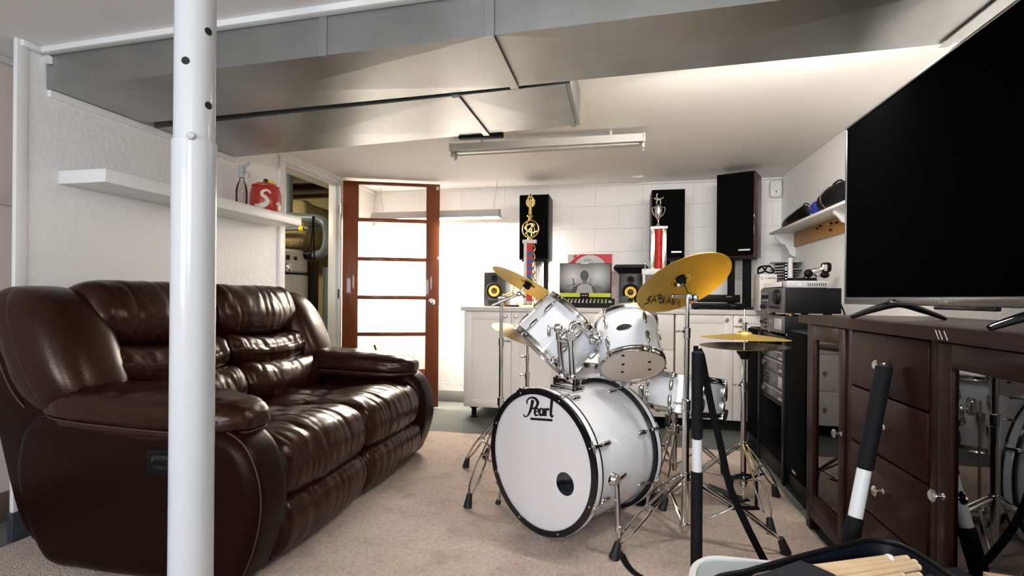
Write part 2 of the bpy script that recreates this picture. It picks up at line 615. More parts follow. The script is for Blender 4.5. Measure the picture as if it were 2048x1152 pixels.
def block_mat():
    m = M_('painted_concrete_block', (0.84, 0.83, 0.815), 0.5)
    nt = m.node_tree
    b = nt.nodes['Principled BSDF']
    tc = nt.nodes.new('ShaderNodeTexCoord')
    mp = nt.nodes.new('ShaderNodeMapping')
    mp.inputs['Rotation'].default_value = (PI / 2, 0, 0)
    br = nt.nodes.new('ShaderNodeTexBrick')
    br.inputs['Scale'].default_value = 1.0
    br.inputs['Brick Width'].default_value = 0.42
    br.inputs['Row Height'].default_value = 0.205
    br.inputs['Mortar Size'].default_value = 0.0035
    br.inputs['Mortar Smooth'].default_value = 1.0
    br.inputs['Color1'].default_value = (1, 1, 1, 1)
    br.inputs['Color2'].default_value = (0.9, 0.9, 0.9, 1)
    br.inputs['Mortar'].default_value = (0, 0, 0, 1)
    nz = nt.nodes.new('ShaderNodeTexNoise')
    nz.inputs['Scale'].default_value = 14
    nz.inputs['Detail'].default_value = 7
    nz2 = nt.nodes.new('ShaderNodeTexNoise')
    nz2.inputs['Scale'].default_value = 5
    dis = nt.nodes.new('ShaderNodeVectorMath')
    dis.operation = 'SCALE'
    dis.inputs['Scale'].default_value = 0.03
    add = nt.nodes.new('ShaderNodeVectorMath')
    nt.links.new(tc.outputs['Object'], nz2.inputs['Vector'])
    nt.links.new(nz2.outputs['Color'], dis.inputs[0])
    nt.links.new(tc.outputs['Object'], add.inputs[0])
    nt.links.new(dis.outputs[0], add.inputs[1])
    nt.links.new(add.outputs[0], mp.inputs['Vector'])
    nt.links.new(mp.outputs['Vector'], br.inputs['Vector'])
    nt.links.new(tc.outputs['Object'], nz.inputs['Vector'])
    mix = nt.nodes.new('ShaderNodeMath')
    mix.operation = 'MULTIPLY_ADD'
    mix.inputs[1].default_value = 0.9
    nt.links.new(nz.outputs['Fac'], mix.inputs[0])
    nt.links.new(br.outputs['Color'], mix.inputs[2])
    bp = nt.nodes.new('ShaderNodeBump')
    bp.inputs['Strength'].default_value = 0.5
    bp.inputs['Distance'].default_value = 0.009
    nt.links.new(mix.outputs[0], bp.inputs['Height'])
    nt.links.new(bp.outputs['Normal'], b.inputs['Normal'])
    return m


block_wall = block_mat()
# ================================================================== the setting
XL, XR, YB, ZC, XF = -2.39, 1.32, 4.70, 2.03, -2.64
YN = -2.6
Y1, Y2, ZH = 3.31, 4.06, 1.965        # doorway in the left wall
struct(MB().b2((-4.3, YN - .1, -0.1), (XR + .1, 5.4, 0)).build('floor', floor_mat))
cb = MB().b2((XF - .12, YN - .1, ZC), (XR + .1, YB + .1, ZC + 0.1))
struct(cb.build('ceiling', ceil_mat))
wl = MB()
wl.b2((XL - .012, 1.62, 0), (XL, 2.02, ZC)).b2((XL - .1, 2.02, 0), (XL, Y1, ZC)).b2((XL - .1, Y2, 0), (XL, YB + .1, ZC)).b2((XL - .1, Y1, ZH), (XL, Y2, ZC))
struct(wl.build('wall_left', white_wall))
struct(MB().b2((XF - .1, YN, 0), (XF, 2.02, ZC)).b2((XF - .1, 2.02, 0), (XL - .1, 2.12, ZC)).build('wall_far_left', pink_wall))
struct(MB().b2((XL - .1, YB, 0), (XR + .1, YB + .1, ZC)).build('wall_back', block_wall))
struct(MB().b2((XR, YN, 0), (XR + .1, YB, ZC)).build('wall_right', white_wall))
wr = MB()       # behind the camera, with a basement window
wx0, wx1, wz0, wz1 = -2.0, -0.6, 1.05, 1.75
wr.b2((XF - .1, YN - .1, 0), (wx0, YN, ZC)).b2((wx1, YN - .1, 0), (XR + .1, YN, ZC))
wr.b2((wx0, YN - .1, 0), (wx1, YN, wz0)).b2((wx0, YN - .1, wz1), (wx1, YN, ZC))
struct(wr.build('wall_rear', white_wall))
# utility room behind the doorway
struct(MB().b2((-4.3, 2.7, 0), (-4.2, 5.3, 2.35)).b2((-4.3, 2.6, 0), (XL - .1, 2.7, 2.35)).b2((-4.3, 5.3, 0), (XL - .1, 5.4, 2.35))
       .b2((XL - .1, YB + .1, 0), (XL, 5.4, 2.35)).b2((-4.3, 2.6, 2.3), (XL - .1, 5.4, 2.36)).build('wall_utility', insul))

# trims
def trim(n, mb, m=trim_mat): return struct(mb.build('trim_%d' % n, m))
trim(1, MB().b2((XL - .014, 1.618, 0.115), (XL + .006, 1.66, ZC), .002))                       # end of the left wall
trim(2, MB().b2((XL, 1.735, 1.835), (XL + .018, 2.82, 1.866), .003))                        # under the ducts
t = MB()
a, b_ = at(0, 0, Z=ZC), None
t.b2((XL, 1.63, ZC - .028), (XL + .022, 1.70, ZC), .006)
t.b2((XF, -1.5, ZC - .03), (XF + .02, 2.02, ZC), .006)
trim(3, t)
dy = lambda x: 1.635 - 0.04 * x
t = MB()
t.bar((XL, dy(XL) - .018, ZC - .012), (XR, dy(XR) - .018, ZC - .012), .035, .026, .006)
trim(4, t)
t = MB()                                                                                    # door casing
cw = .062
t.b2((XL - .1, Y1 - cw, 0.115), (XL + .016, Y1, ZH + cw), .003).b2((XL - .1, Y2, 0), (XL + .016, Y2 + cw, ZH + cw), .003)
t.b2((XL - .1, Y1, ZH), (XL + .016, Y2, ZH + cw), .003)
t.b2((XL - .06, Y1, 0), (XL - .02, Y1 + .014, ZH), .002).b2((XL - .06, Y2 - .014, 0), (XL - .02, Y2, ZH), .002).b2((XL - .06, Y1, ZH - .014), (XL - .02, Y2, ZH), .002)
trim(5, t)
t = MB().b2((XF, 1.2, 1.385), (XF + .02, 2.0, 1.40), .004).b2((XF, 1.2, 1.40), (XF + .010, 2.0, 1.475), .003)
trim(6, t, pink_wall)
trim(7, MB().b2((XL, YB - .02, ZC - .02), (XR, YB, ZC), .005).b2((XL, Y2 + cw, ZC - .03), (XL + .03, YB, ZC), .006).b2((XL, 2.82, ZC - .03), (XL + .03, Y2 + cw, ZC), .006), trim_mat)
struct(MB().b2((XL - .014, 1.610, 0), (XL + .016, Y1 - cw, 0.115), .003).build('baseboard_left', base_mat))
struct(MB().b2((XF, -1.5, 0), (XF + .014, 2.02, 0.13), .004).build('baseboard_far_left', base_brown))
struct(MB().b2((XL, YB - .014, 0), (XR, YB, 0.11), .004).build('baseboard_back', base_grey))
wm = MB()
for z in (wz0, wz1 - .04): wm.b2((wx0, YN - .07, z), (wx1, YN - .03, z + .04))
for x in (wx0, (wx0 + wx1) / 2 - .02, wx1 - .04): wm.b2((x, YN - .07, wz0), (x + .04, YN - .03, wz1))
win = struct(wm.build('window_1', trim_mat))
MB().b2((wx0 + .04, YN - .052, wz0 + .04), (wx1 - .04, YN - .048, wz1 - .04)).build('window_glass', door_glass, win)

# ------------------------------------------------------------------ rug
rg = MB()
N = 90
rv, rf = [], []
rx0, rx1, ry0, ry1 = XL + .022, 0.835, 0.25, 3.62
for i in range(N + 1):
    for j in range(N + 1):
        u, v = i / N, j / N
        x, y = rx0 + (rx1 - rx0) * u, ry0 + (ry1 - ry0) * v
        if u > .97: x += .012 * noise.noise(V((y * 9, 0, 3)))
        if v > .97: y += .02 * noise.noise(V((x * 6, 5, 0)))
        ed = min(u, 1 - u, v, 1 - v)
        z = .014 * min(1, ed * N / 1.0) + .0022 * noise.noise(V((x * 7, y * 7, 0))) + .001 * noise.noise(V((x * 40, y * 40, 0)))
        rv.append((x, y, max(.0015, z)))
for i in range(N):
    for j in range(N):
        a = i * (N + 1) + j
        rf.append((a, a + N + 1, a + N + 2, a + 1))
rg.add(rv, rf)
tag(rg.build('area_rug', rug_mat, None, 60), 'worn pinkish beige carpet rug spread on the floor under drums and sofa', 'rug')
RZ = 0.013      # top of the pile

# ------------------------------------------------------------------ support post
px_, py_ = at(386.5, 595, d=1.03).x, at(386.5, 595, d=1.03).y
post = thing('support_post', 'white steel adjustable support post standing in front of the sofa', 'post', (px_, py_, RZ))
zj = at(386, 277, d=1.0).z
MB().lathe([(0, RZ), (.0397, RZ), (.0397, zj), (.0385, zj + .0015), (.0365, zj + .002)], (px_, py_, 0), seg=64).build('lower_tube', post_mat, post)
MB().lathe([(.0365, zj - .02), (.0365, ZC), (0, ZC)], (px_, py_, 0), seg=64).build('upper_tube', post_mat, post)
pd = (CAM - V((px_, py_, 1))).normalized()
side = V((-pd.y, pd.x, 0))
bl = MB()
c = V((px_, py_, zj + .003)) + (pd * .985 - side * .17) * .0365
bl.cyl(c, c + pd * .010, .0085, .007, 20, .002)
bl.build('bolt', post_mat, post)
for (qx, qy) in ((371, 121), (417, 63), (417, 211)):
    r = ray(qx, qy)
    # hit the tube
    o2 = V((0 - px_, 0 - py_)); d2 = V((r.x, r.y))
    A = d2.dot(d2); B = 2 * o2.dot(d2); C = o2.dot(o2) - .0366 ** 2
    tt = (-B - math.sqrt(max(B * B - 4 * A * C, 0))) / (2 * A)
    p = CAM + r * tt
    n = V((p.x - px_, p.y - py_, 0)).normalized()
    MB().cyl(p - n * .004, p + n * .0006, .0075, .0075, 20).build('pin_hole', hole_mat, post)

# ------------------------------------------------------------------ ducts
def duct(name, label, x0, x1, fy, by, zb, brk, front_seams, end_cap):
    t = thing(name, label, 'duct', ((x0 + x1) / 2, fy((x0 + x1) / 2), zb))
    xs = [x0] + brk + [x1]
    for i in range(len(xs) - 1):
        a, b = xs[i], xs[i + 1]
        vs, fs = [], []
        # bottom panel cross broken to its middle
        c4 = [(a, fy(a), zb), (b, fy(b), zb), (b, by(b), zb), (a, by(a), zb)]
        mx = (a + b) / 2
        vs = c4 + [(mx, (fy(mx) + by(mx)) / 2, zb - .012 * min(1, (b - a) / .9))]
        fs = [(0, 1, 4), (1, 2, 4), (2, 3, 4), (3, 0, 4)]
        m = MB().add(vs, fs)
        # front and back sheets
        for g in (fy, by):
            m.add([(a, g(a), zb), (b, g(b), zb), (b, g(b), ZC - .002), (a, g(a), ZC - .002)], [(0, 1, 2, 3)])
        m.build('duct_section', galv, t, 0)
    for x in brk:
        m = MB()
        m.bar((x, fy(x) - .004, zb - .007), (x, by(x) + .004, zb - .007), .034, .006, .001)
        m.b2((x - .017, fy(x) - .008, zb - .008), (x + .017, fy(x) + .002, ZC - .003), .001)
        m.build('drive_cleat', galv, t, 0)
    for x in front_seams:
        MB().b2((x - .016, fy(x) - .006, zb - .004), (x + .016, fy(x) + .002, ZC - .003), .001).build('joint_strip', galv, t, 0)
    if end_cap:
        m = MB().add([(x1, fy(x1), zb), (x1, by(x1), zb), (x1, by(x1), ZC - .002), (x1, fy(x1), ZC - .002)], [(0, 1, 2, 3)])
        m.build('end_cap', galv, t, 0)
        MB().bar((x1 - .03, fy(x1) - .003, zb - .006), (x1 - .03, by(x1) + .003, zb - .006), .022, .005).build('drive_cleat', galv, t, 0)
    return t

ZD = 1.867
f1 = lambda x: 1.635 - 0.04 * x
b1 = lambda x: 2.05 - 0.05 * x
duct1 = duct('air_duct', 'long galvanised steel air duct crossing under the ceiling from wall to television', XL + .004, XR - .004, f1, b1, ZD, [-0.43, 1.06], [-1.056], False)
f2 = lambda x: 2.085 - 0.075 * (x + .21)
b2_ = lambda x: 2.59 - 0.1 * (x + .2)
duct2 = duct('air_duct', 'shorter galvanised steel air duct ending in a cap above the ceiling light', XL + .004, -0.205, f2, b2_, ZD, [-0.70], [], True)
MB().b2((-.86, 2.655, ZD - .012), (-.62, 2.70, ZC - .002), .002).build('air_register', blk_matte, duct2)
tp = MB()
q = at(98, 118, X=XL + .03)
tp.cyl((XL + .006, f1(XL) - .004, 1.985), (XL + .03, f1(XL) - .012, 1.985), .018, .018, 16)
tp.build('tape_patch', white_pl, duct1)

# ------------------------------------------------------------------ ceiling light fixture (unlit, tubes out)
def ceiling_strip():
    x0, x1, y, z = -1.08, .135, 3.225, ZC - .040
    t = thing('ceiling_light', 'white ceiling strip light with its tubes taken out, behind the short duct', 'ceiling light', ((x0 + x1) / 2, y, z))
    m = MB()
    sec = [(-.052, 0), (-.052, -.022), (-.066, -.050), (-.062, -.050), (-.05, -.030), (.05, -.030), (.062, -.050), (.066, -.050), (.052, -.022), (.052, 0)]
    m.prism([(p[0], p[1]) for p in sec], (x0, y, z), (0, 1, 0), (0, 0, 1), (x1 - x0, 0, 0))
    m.build('housing', fix_white, t)
    m = MB().prism([(-.022, -.030), (-.016, -.052), (.016, -.052), (.022, -.030)], (x0 + .03, y, z), (0, 1, 0), (0, 0, 1), (x1 - x0 - .06, 0, 0))
    m.build('ballast_cover', fix_white, t)
    for x in (x0, x1):
        MB().b2((x - .004, y - .068, z - .052), (x + .004, y + .068, z), .001).build('end_plate', fix_white, t)
        s = 1 if x == x0 else -1
        for dy_ in (-.038, .038):
            k = MB().b2((x + s * .004 - .006, y + dy_ - .012, z - .085), (x + s * .004 + .006, y + dy_ + .012, z - .030), .003)
            k.cyl((x + s * .010, y + dy_, z - .066), (x + s * .016, y + dy_, z - .066), .010, .010, 14)
            k.build('lamp_holder', grey_pl, t)
    for x in (x0 + .2, x1 - .2):
        MB().cyl((x, y, z - .002), (x, y, ZC), .010, .010, 12).build('mount_stem', fix_white, t)
    return t
ceiling_strip()

# ------------------------------------------------------------------ hanging shop light, lit
sx0, sx1, sy_, sz_ = -2.27, -1.05, 4.45, 1.745
t = thing('shop_light', 'lit grey shop light hanging on thin chains along the back wall by the door', 'shop light', ((sx0 + sx1) / 2, sy_, sz_))
sec = [(-.02, .035), (.02, .035), (.028, .02), (.075, -.035), (.072, -.037), (.024, .016), (-.024, .016), (-.072, -.037), (-.075, -.035), (-.028, .02)]
MB().prism(sec, (sx0, sy_, sz_), (0, 1, 0), (0, 0, 1), (sx1 - sx0, 0, 0)).build('reflector', reflector_mat, t)
for x in (sx0, sx1 - .006):
    MB().prism([(-.02, .035), (.02, .035), (.075, -.035), (-.075, -.035)], (x, sy_, sz_), (0, 1, 0), (0, 0, 1), (.006, 0, 0)).build('end_plate', reflector_mat, t)
for d_ in (-.03, .03):
    MB().cyl((sx0 + .02, sy_ + d_, sz_ - .012), (sx1 - .02, sy_ + d_, sz_ - .012), .0125, .0125, 14).build('tube', lamp_emit, t)
for x, dx in ((sx1 - .06, .035), (sx0 + .1, -.03)):
    ch = MB()
    p0, p1 = V((x, sy_, sz_ + .036)), V((x + dx, sy_, ZC))
    n = 26
    for i in range(n):
        q = p0.lerp(p1, (i + .5) / n)
        ax = (p1 - p0).normalized()
        sd = V((1, 0, 0)) if i % 2 else V((0, 1, 0))
        pts = [q + ax * math.cos(a) * .0075 + sd * math.sin(a) * .0032 for a in [2 * PI * k / 8 for k in range(8)]]
        ch.tube(pts, .0011, 5, True)
    ch.build('chain', steel, t)

# ------------------------------------------------------------------ small devices
c = at(1276, 352, Z=ZC)
t = MB().b2((c.x - .045, c.y - .03, ZC - .022), (c.x + .045, c.y + .03, ZC), .006)
tag(t.build('ceiling_sensor', white_pl, None, 35, (c.x, c.y, ZC)), 'small white sensor box stuck on the ceiling near the back wall', 'sensor')
c = at(1551, 378, Y=YB - .03)
ms = thing('motion_detector', 'white motion detector high in the back corner beside the wood sided loudspeaker', 'sensor', (c.x, YB, c.z))
MB().blob((c.x, YB - .028, c.z), (.047, .028, .073), 6, 6).build('housing', white_pl, ms)
MB().b2((c.x - .03, YB - .0585, c.z - .055), (c.x + .03, YB - .0545, c.z - .005), .001).build('lens', trim_mat, ms)
MB().b2((c.x - .004, YB - .060, c.z - .035), (c.x + .002, YB - .058, c.z - .018)).build('slot', hole_mat, ms)

# ------------------------------------------------------------------ door (opened into the room)
hinge = V((XL + .03, 4.075, 0))
dend = at(878, 590, d=4.60)
dv = V((dend.x - hinge.x, dend.y - hinge.y, 0))
DW = dv.length
dx_ = dv.normalized()
dn = V((dx_.y, -dx_.x, 0))            # towards the camera
DZ0, DZ1, DT = .02, 2.0, .036
def dP(x, n, z): return hinge + dx_ * x + dn * n + V((0, 0, z))
def dbox(m, xa, xb, za, zb, th=DT, bev=.002):
    R = Matrix((dx_, dn, V((0, 0, 1)))).transposed()
    return m.box(dP((xa + xb) / 2, 0, (za + zb) / 2), (xb - xa, th, zb - za), bev, R)
m = MB()
rows = [DZ1 - .055, 1.665, 1.335, 1.005, .675, .335]
zt = [at(783, y, d=4.55).z for y in (372, 442, 519, 595, 668)]
st = .118
dbox(m, 0, st + .012, DZ0, DZ1)
dbox(m, DW - st, DW, DZ0, DZ1)
dbox(m, st, DW - st, zt[0], DZ1)
zs = zt[1:] + [zt[4] - (zt[3] - zt[4])]
for z in zs[:-1]: dbox(m, st, DW - st, z - .016, z + .016, DT - .004)
dbox(m, st, DW - st, DZ0, zs[-1] + .01)
door = struct(m.build('door_1', door_wood, None, 35, hinge))
edges = [zt[0]] + zs
for i in range(5):
    k = MB()
    dbox(k, st + .008, DW - st + .004, edges[i + 1] - .002, edges[i] + .002, .004, 0)
    k.build('glass_pane', door_glass, door)
zk = at(859, 604, d=4.55).z
kb = MB()
for s_ in (1, -1):
    kb.lathe([(0, .055), (.018, .053), (.027, .040), (.026, .028), (.012, .018), (.011, .006), (.029, .005), (.029, 0)], dP(DW - .062, s_ * DT / 2, zk), dn * s_, 28)
kb.build('door_knob', chrome, door)
lt = MB()
R = Matrix((dx_, dn, V((0, 0, 1)))).transposed()
lt.box(dP(DW + .001, 0, zk), (.003, .024, .055), 0, R).box(dP(DW + .008, 0, zk), (.014, .010, .014), .002, R)
lt.build('latch', nickel, door)
st_ = MB().box(dP(DW - .02, DT / 2 + .0006, DZ1 - .035), (.022, .001, .032), 0, R)
st_.build('sticker', card_white, door)
for z in (1.75, 1.02, .3):
    h = MB().cyl(hinge + V((-.004, -.028, z - .045)), hinge + V((-.004, -.028, z + .045)), .008, .008, 12)
    h.b2(hinge + V((-.028, -.03, z - .04)), hinge + V((-.008, -.026, z + .04)))
    h.build('hinge', nickel, door)

# white board leaning and cords behind the door
def corner(px, py, Y): return at(px, py, Y=Y)
lb = thing('leaning_panel', 'tall white sheet of board leaning on the back wall behind the open door', 'panel', (-1.95, 4.5, 0))
poly = [(0, 0), (.50, 0), (.43, 1.06), (.02, 1.12)]
MB().prism(poly, (-2.19, 4.40, .012), (1, 0, 0), V((0, .195, .98)).normalized(), (0, .015, .003)).build('board', card_white, lb)
cd = spline([(-2.33, 4.55, 1.35), (-2.345, 4.5, 1.1), (-2.30, 4.42, .85), (-2.33, 4.36, .72), (-2.25, 4.34, .62), (-2.21, 4.35, .50), (-2.25, 4.36, .3), (-2.2, 4.3, .02)], 6)
tag(MB().tube(cd, .004, 8).build('hanging_cord', white_pl), 'thin white cord hanging behind the hinge side of the open door', 'cord')
cd = spline([(-2.17, 4.30, .56), (-2.155, 4.31, .50), (-2.165, 4.32, .46), (-2.15, 4.30, .3), (-2.18, 4.26, .01)], 6)
tag(MB().tube(cd, .008, 8).build('power_plug_cord', blk), 'black plug and cord dangling beside the leaning white board', 'cord')

# ------------------------------------------------------------------ utility room contents
wh = thing('water_heater', 'beige cylindrical water heater standing in the utility room doorway', 'water heater', (-3.05, 4.16, 0))
hx, hy = -3.05, 4.16
hr = .25
MB().cyl((hx, hy, .04), (hx, hy, 1.19), hr, hr, 48, .012).build('tank', heater_mat, wh)
MB().cyl((hx, hy, 1.20), (hx, hy, 1.41), hr - .006, hr - .006, 48, .02).build('top_cover', heater_mat, wh)
MB().lathe([(hr + .001, 1.188), (hr + .004, 1.194), (hr + .001, 1.203)], (hx, hy, 0), seg=48).build('seam_band', blk, wh)
hd = (CAM - V((hx, hy, 1))).normalized()
hs = V((-hd.y, hd.x, 0))
def on_heater(a, z, w, h, m, nm):
    n = (hd * math.cos(a) + hs * math.sin(a))
    tt = V((-n.y, n.x, 0))
    R_ = Matrix((tt, n, V((0, 0, 1)))).transposed()
    MB().box(V((hx, hy, z)) + n * (hr - .002), (w, .014, h), .002, R_).build(nm, m, wh)
on_heater(.30, 1.335, .03, .042, hole_mat, 'vent_slot')
on_heater(.58, 1.33, .026, .03, hole_mat, 'vent_slot')
on_heater(.33, 1.245, .045, .075, chrome, 'gas_valve')
on_heater(-.25, 1.30, .10, .11, grey_pl, 'warning_plate')
for x in (-.15, .15):
    MB().cyl((hx + x, hy + x, 0), (hx + x, hy + x, .05), .02, .02, 12).build('foot', blk, wh)
def U(px, py, d): return at(px, py, d=d)
pp = spline([U(575, 350, 4.7), U(576, 400, 4.7), U(578, 425, 4.7)], 4)
fl = thing('flue_pipe', 'grey plastic flue pipe bending down beside the water heater', 'pipe', U(600, 440, 4.7))
MB().tube([U(576, 318, 4.75), U(576, 430, 4.75)], .042, 18).build('vertical_pipe', pipe_grey, fl)
MB().tube(spline([U(576, 432, 4.75), U(605, 436, 4.7), U(632, 437, 4.65), U(650, 446, 4.6), U(655, 468, 4.6), U(652, 495, 4.6), U(642, 508, 4.62), U(622, 510, 4.68)], 6), .040, 18).build('elbow_pipe', pipe_grey, fl)
MB().tube([U(630, 510, 4.66), U(612, 510, 4.70)], .044, 18).build('rubber_coupling', blk, fl)
dr = thing('drain_pipe', 'grey vertical pipe standing by the far jamb of the doorway', 'pipe', (U(657, 600, 4.7).x, U(657, 600, 4.7).y, 0))
q = U(657, 600, 4.7)
MB().cyl((q.x, q.y, 0), (q.x, q.y, 1.26), .05, .05, 20).build('pipe', pipe_grey, dr)
ht = thing('hot_pipe', 'thin yellow tagged pipe running level above the water heater', 'pipe', U(600, 458, 5.0))
MB().tube([U(540, 459, 5.0), U(650, 455, 4.9)], .022, 12).build('pipe', pipe_grey, ht)
MB().tube([U(608, 457, 4.93), U(600, 457, 4.94)], .026, 12).build('yellow_band', yellow, ht)
wd = U(622, 700, 5.0)
tag(MB().b2((wd.x - .045, wd.y - .045, 0), (wd.x + .045, wd.y + .045, 1.33)).build('wood_stud', joist, None, 35, (wd.x, wd.y, 0)), 'brown wooden stud standing behind the water heater', 'stud')
cb1 = spline([U(606, 502, 4.6), U(619, 495, 4.58), U(624, 470, 4.58), U(626, 432, 4.6), U(628, 500, 4.6), U(628, 620, 4.62), U(629, 760, 4.65)], 6)
tag(MB().tube(cb1, .006, 8).build('power_cable', blk), 'black cable looping from the water heater over the grey pipe', 'cable')
for k, yy in enumerate((3.5, 4.1, 4.7)):
    pass
jb = MB()
for yy in (3.0, 3.5, 4.0, 4.5, 5.0): jb.b2((-4.2, yy, 2.10), (XL - .1, yy + .05, 2.30))
struct(jb.build('ceiling_utility_joist', joist))
ib = MB()
ib.blob((-3.62, 4.86, 1.72), (.55, .33, .26), 6, 14, None, lambda q, p: .03 * noise.noise(p * 5))
tag(ib.build('insulation_wrap', insul), 'yellowish insulation wrapped over the old masonry in the utility room', 'insulation')

# ------------------------------------------------------------------ floating shelf on the left wall
s0, s1 = 1.783, 3.156
sh = MB().b2((XL, s0, 1.476), (-2.14, s1, 1.533), .002)
tag(sh.build('wall_shelf', trim_mat, None, 35, (XL, (s0 + s1) / 2, 1.476)), 'long white floating shelf on the wall above the sofa', 'shelf')
q = at(483, 405, Z=1.534)
q = at(483, 406, X=-2.265)
bx, by_ = -2.265, q.y
sb = thing('spray_bottle', 'clear spray bottle with a grey trigger head on the floating shelf', 'spray bottle', (bx, by_, 1.5335))
z0 = 1.5335
MB().lathe([(0, 0), (.032, 0), (.033, .01), (.033, .10), (.028, .135), (.014, .165), (.013, .185), (0, .185)], (bx, by_, z0), seg=28).build('bottle', bottle_glass, sb)
MB().lathe([(0, .002), (.030, .003), (.031, .012), (.030, .022), (0, .022)], (bx, by_, z0), seg=24).build('liquid', M_('amber_liquid', (0.30, 0.14, 0.03), 0.2), sb)
hd_ = MB().cyl((bx, by_, z0 + .183), (bx, by_, z0 + .21), .016, .015, 18, .002)
hd_.b2((bx - .016, by_ - .016, z0 + .208), (bx + .018, by_ + .020, z0 + .26), .009)
hd_.tube(spline([(bx + .01, by_ + .012, z0 + .25), (bx + .02, by_ + .028, z0 + .272), (bx + .028, by_ + .03, z0 + .276)], 4), .010, 10)
hd_.build('spray_head', grey_pl, sb)
MB().tube(spline([(bx + .012, by_ + .010, z0 + .23), (bx + .030, by_ + .022, z0 + .215), (bx + .034, by_ + .026, z0 + .19)], 4), .006, 8).build('trigger', grey_pl, sb)
q = at(531, 412, X=-2.265)
jx, jy = -2.265, q.y
cj = thing('cookie_jar', 'round red jar with a white swan shape and knobbed lid on the floating shelf', 'jar', (jx, jy, z0))
MB().lathe([(0, 0), (.082, 0), (.090, .012), (.093, .06), (.092, .12), (.085, .155), (.076, .17), (0, .17)], (jx, jy, z0), seg=40).build('body', red_paint, cj)
MB().lathe([(.082, .168), (.084, .178), (.06, .192), (.018, .198), (0, .198)], (jx, jy, z0), seg=36).build('lid', red_paint, cj)
MB().ball((jx, jy, z0 + .212), .015).build('lid_knob', M_('dark_brown_knob', (.06, .02, .015), .4), cj)
jd = (CAM - V((jx, jy, z0))); jd.z = 0; jd.normalize()
js = V((-jd.y, jd.x, 0))
def on_jar(x, y, r=.0945):
    a = x / r
    return V((jx, jy, z0 + y)) + (jd * math.cos(a) + js * math.sin(a)) * r
MB().stroke([(.030, .118), (.010, .135), (-.018, .125), (-.020, .105), (.004, .085), (.010, .06), (-.012, .038), (-.050, .034), (-.066, .046)], [.010, .014, .018, .019, .022, .026, .030, .026, .006], (0, 0, 0), (1, 0, 0), (0, 1, 0), jd * .002, 6, True, on_jar).build('swan_shape', cream, cj)
MB().stroke([(.068, .05), (.085, .062), (.10, .056)], [.012, .02, .014], (0, 0, 0), (1, 0, 0), (0, 1, 0), jd * .002, 5, True, on_jar).build('side_print', cream, cj)
MB().b2((jx + .01, jy + .005, z0 + .198), (jx + .02, jy + .06, z0 + .222), .002).build('yellow_tag', yellow, cj)
# ================================================================== reclining sofa
SY0, SY1 = 1.45, 3.10
sofa = thing('recliner_sofa', 'dark brown leather two seat recliner sofa against the white wall', 'sofa', (-1.75, (SY0 + SY1) / 2, RZ))


def ridge(p, seed=0.0):
    n = noise.noise(V((p.x, p.y, p.z + seed)))
    return 1 - min(1, abs(n) * 2.6)


def wrinkle(p, fx, fy, fz, amp, seed=0):
    w = V((p.x * fx, p.y * fy, p.z * fz))
    w2 = w + V((noise.noise(w * .6 + V((seed, 0, 0))), noise.noise(w * .6 + V((0, seed, 9))), 0)) * .8
    return -amp * (ridge(w2, seed) ** 2) - amp * .5 * (ridge(w2 * 2.1, seed + 5) ** 2) + amp * .8 * noise.noise(w * .35)


def loft_body(name, prof, ya, yb, mat, seed=0, fx=3, fy=16, fz=3, amp=.005, rnd=.06, ny=64, crown=0.0, puff=None, sub=5, parent=None, grooves=(), shift=None):
    """puffy cushion: a closed X-Z profile drawn along Y, shrinking to its ends"""
    base = spline([V((p[0], 0, p[1])) for p in prof], sub, True)
    cen = V((0, 0, 0))
    for p in base: cen += p
    cen /= len(base)
    L = yb - ya

    def sect(t):
        y = ya + L * t
        e = min(t, 1 - t) * L
        k = 1.0
        if e < rnd: k = math.sqrt(max(0, 1 - (1 - e / rnd) ** 2))
        k = .45 + .55 * k
        out = []
        m = len(base)
        for i, p in enumerate(base):
            d = p - cen
            q = cen + d * (1 - min(1, (1 - k)) * min(1, .09 / max(d.length, .03)))
            tg = base[(i + 1) % m] - base[i - 1]
            nn = V((tg.z, 0, -tg.x)).normalized()
            if nn.dot(d) < 0: nn = -nn
            w = V((q.x, y, q.z))
            if shift: w = w + shift(t, q, nn)
            edge = min(1, e / (rnd * .6))
            off = wrinkle(w, fx, fy, fz, amp, seed) * (.35 + .65 * edge)
            if puff: off += puff(t, q, nn)
            for gy in grooves:
                off -= .006 * math.exp(-((y - gy) / .008) ** 2)
            out.append(w + V((nn.x, 0, nn.z)) * off)
        return out
    ts = [0.0]
    for i in range(1, ny): ts.append(.5 - .5 * math.cos(PI * i / ny) if rnd > .03 else i / ny)
    ts.append(1.0)
    m = MB().loft(sect, ts)
    return m.build(name, mat, parent or sofa, 60)


def puffprism(name, outline, y0, y1, b, mat, parent, bulge=0.0, sub=6):
    pts = spline([V((p[0], 0, p[1])) for p in outline], sub, True)
    c = V((0, 0, 0))
    for p in pts: c += p
    c /= len(pts)
    m = len(pts)
    nor = []
    for i in range(m):
        tg = pts[(i + 1) % m] - pts[i - 1]
        nn = V((tg.z, 0, -tg.x)).normalized()
        if nn.dot(pts[i] - c) < 0: nn = -nn
        nor.append(nn)
    lay = []
    K = 6
    for k in range(K + 1):
        a = PI / 2 * k / K
        lay.append((y0 + b * (1 - math.sin(a)), b * (1 - math.cos(a))))
    lay = [(y0 + b * (1 - math.sin(PI / 2 * k / K)), b * (1 - math.cos(PI / 2 * k / K))) for k in range(K, -1, -1)]
    lay2 = [(y1 - (y - y0), ins) for y, ins in reversed(lay)]
    # first layers run from the face (inset b) to the side (inset 0)
    rings = lay + lay2

    def sect(i):
        y, ins = rings[int(i)]
        return [V((p.x, y, p.z)) - nor[k] * ins for k, p in enumerate(pts)]
    mb = MB().loft(sect, range(len(rings)))
    return mb.build(name, mat, parent, 50), pts, nor


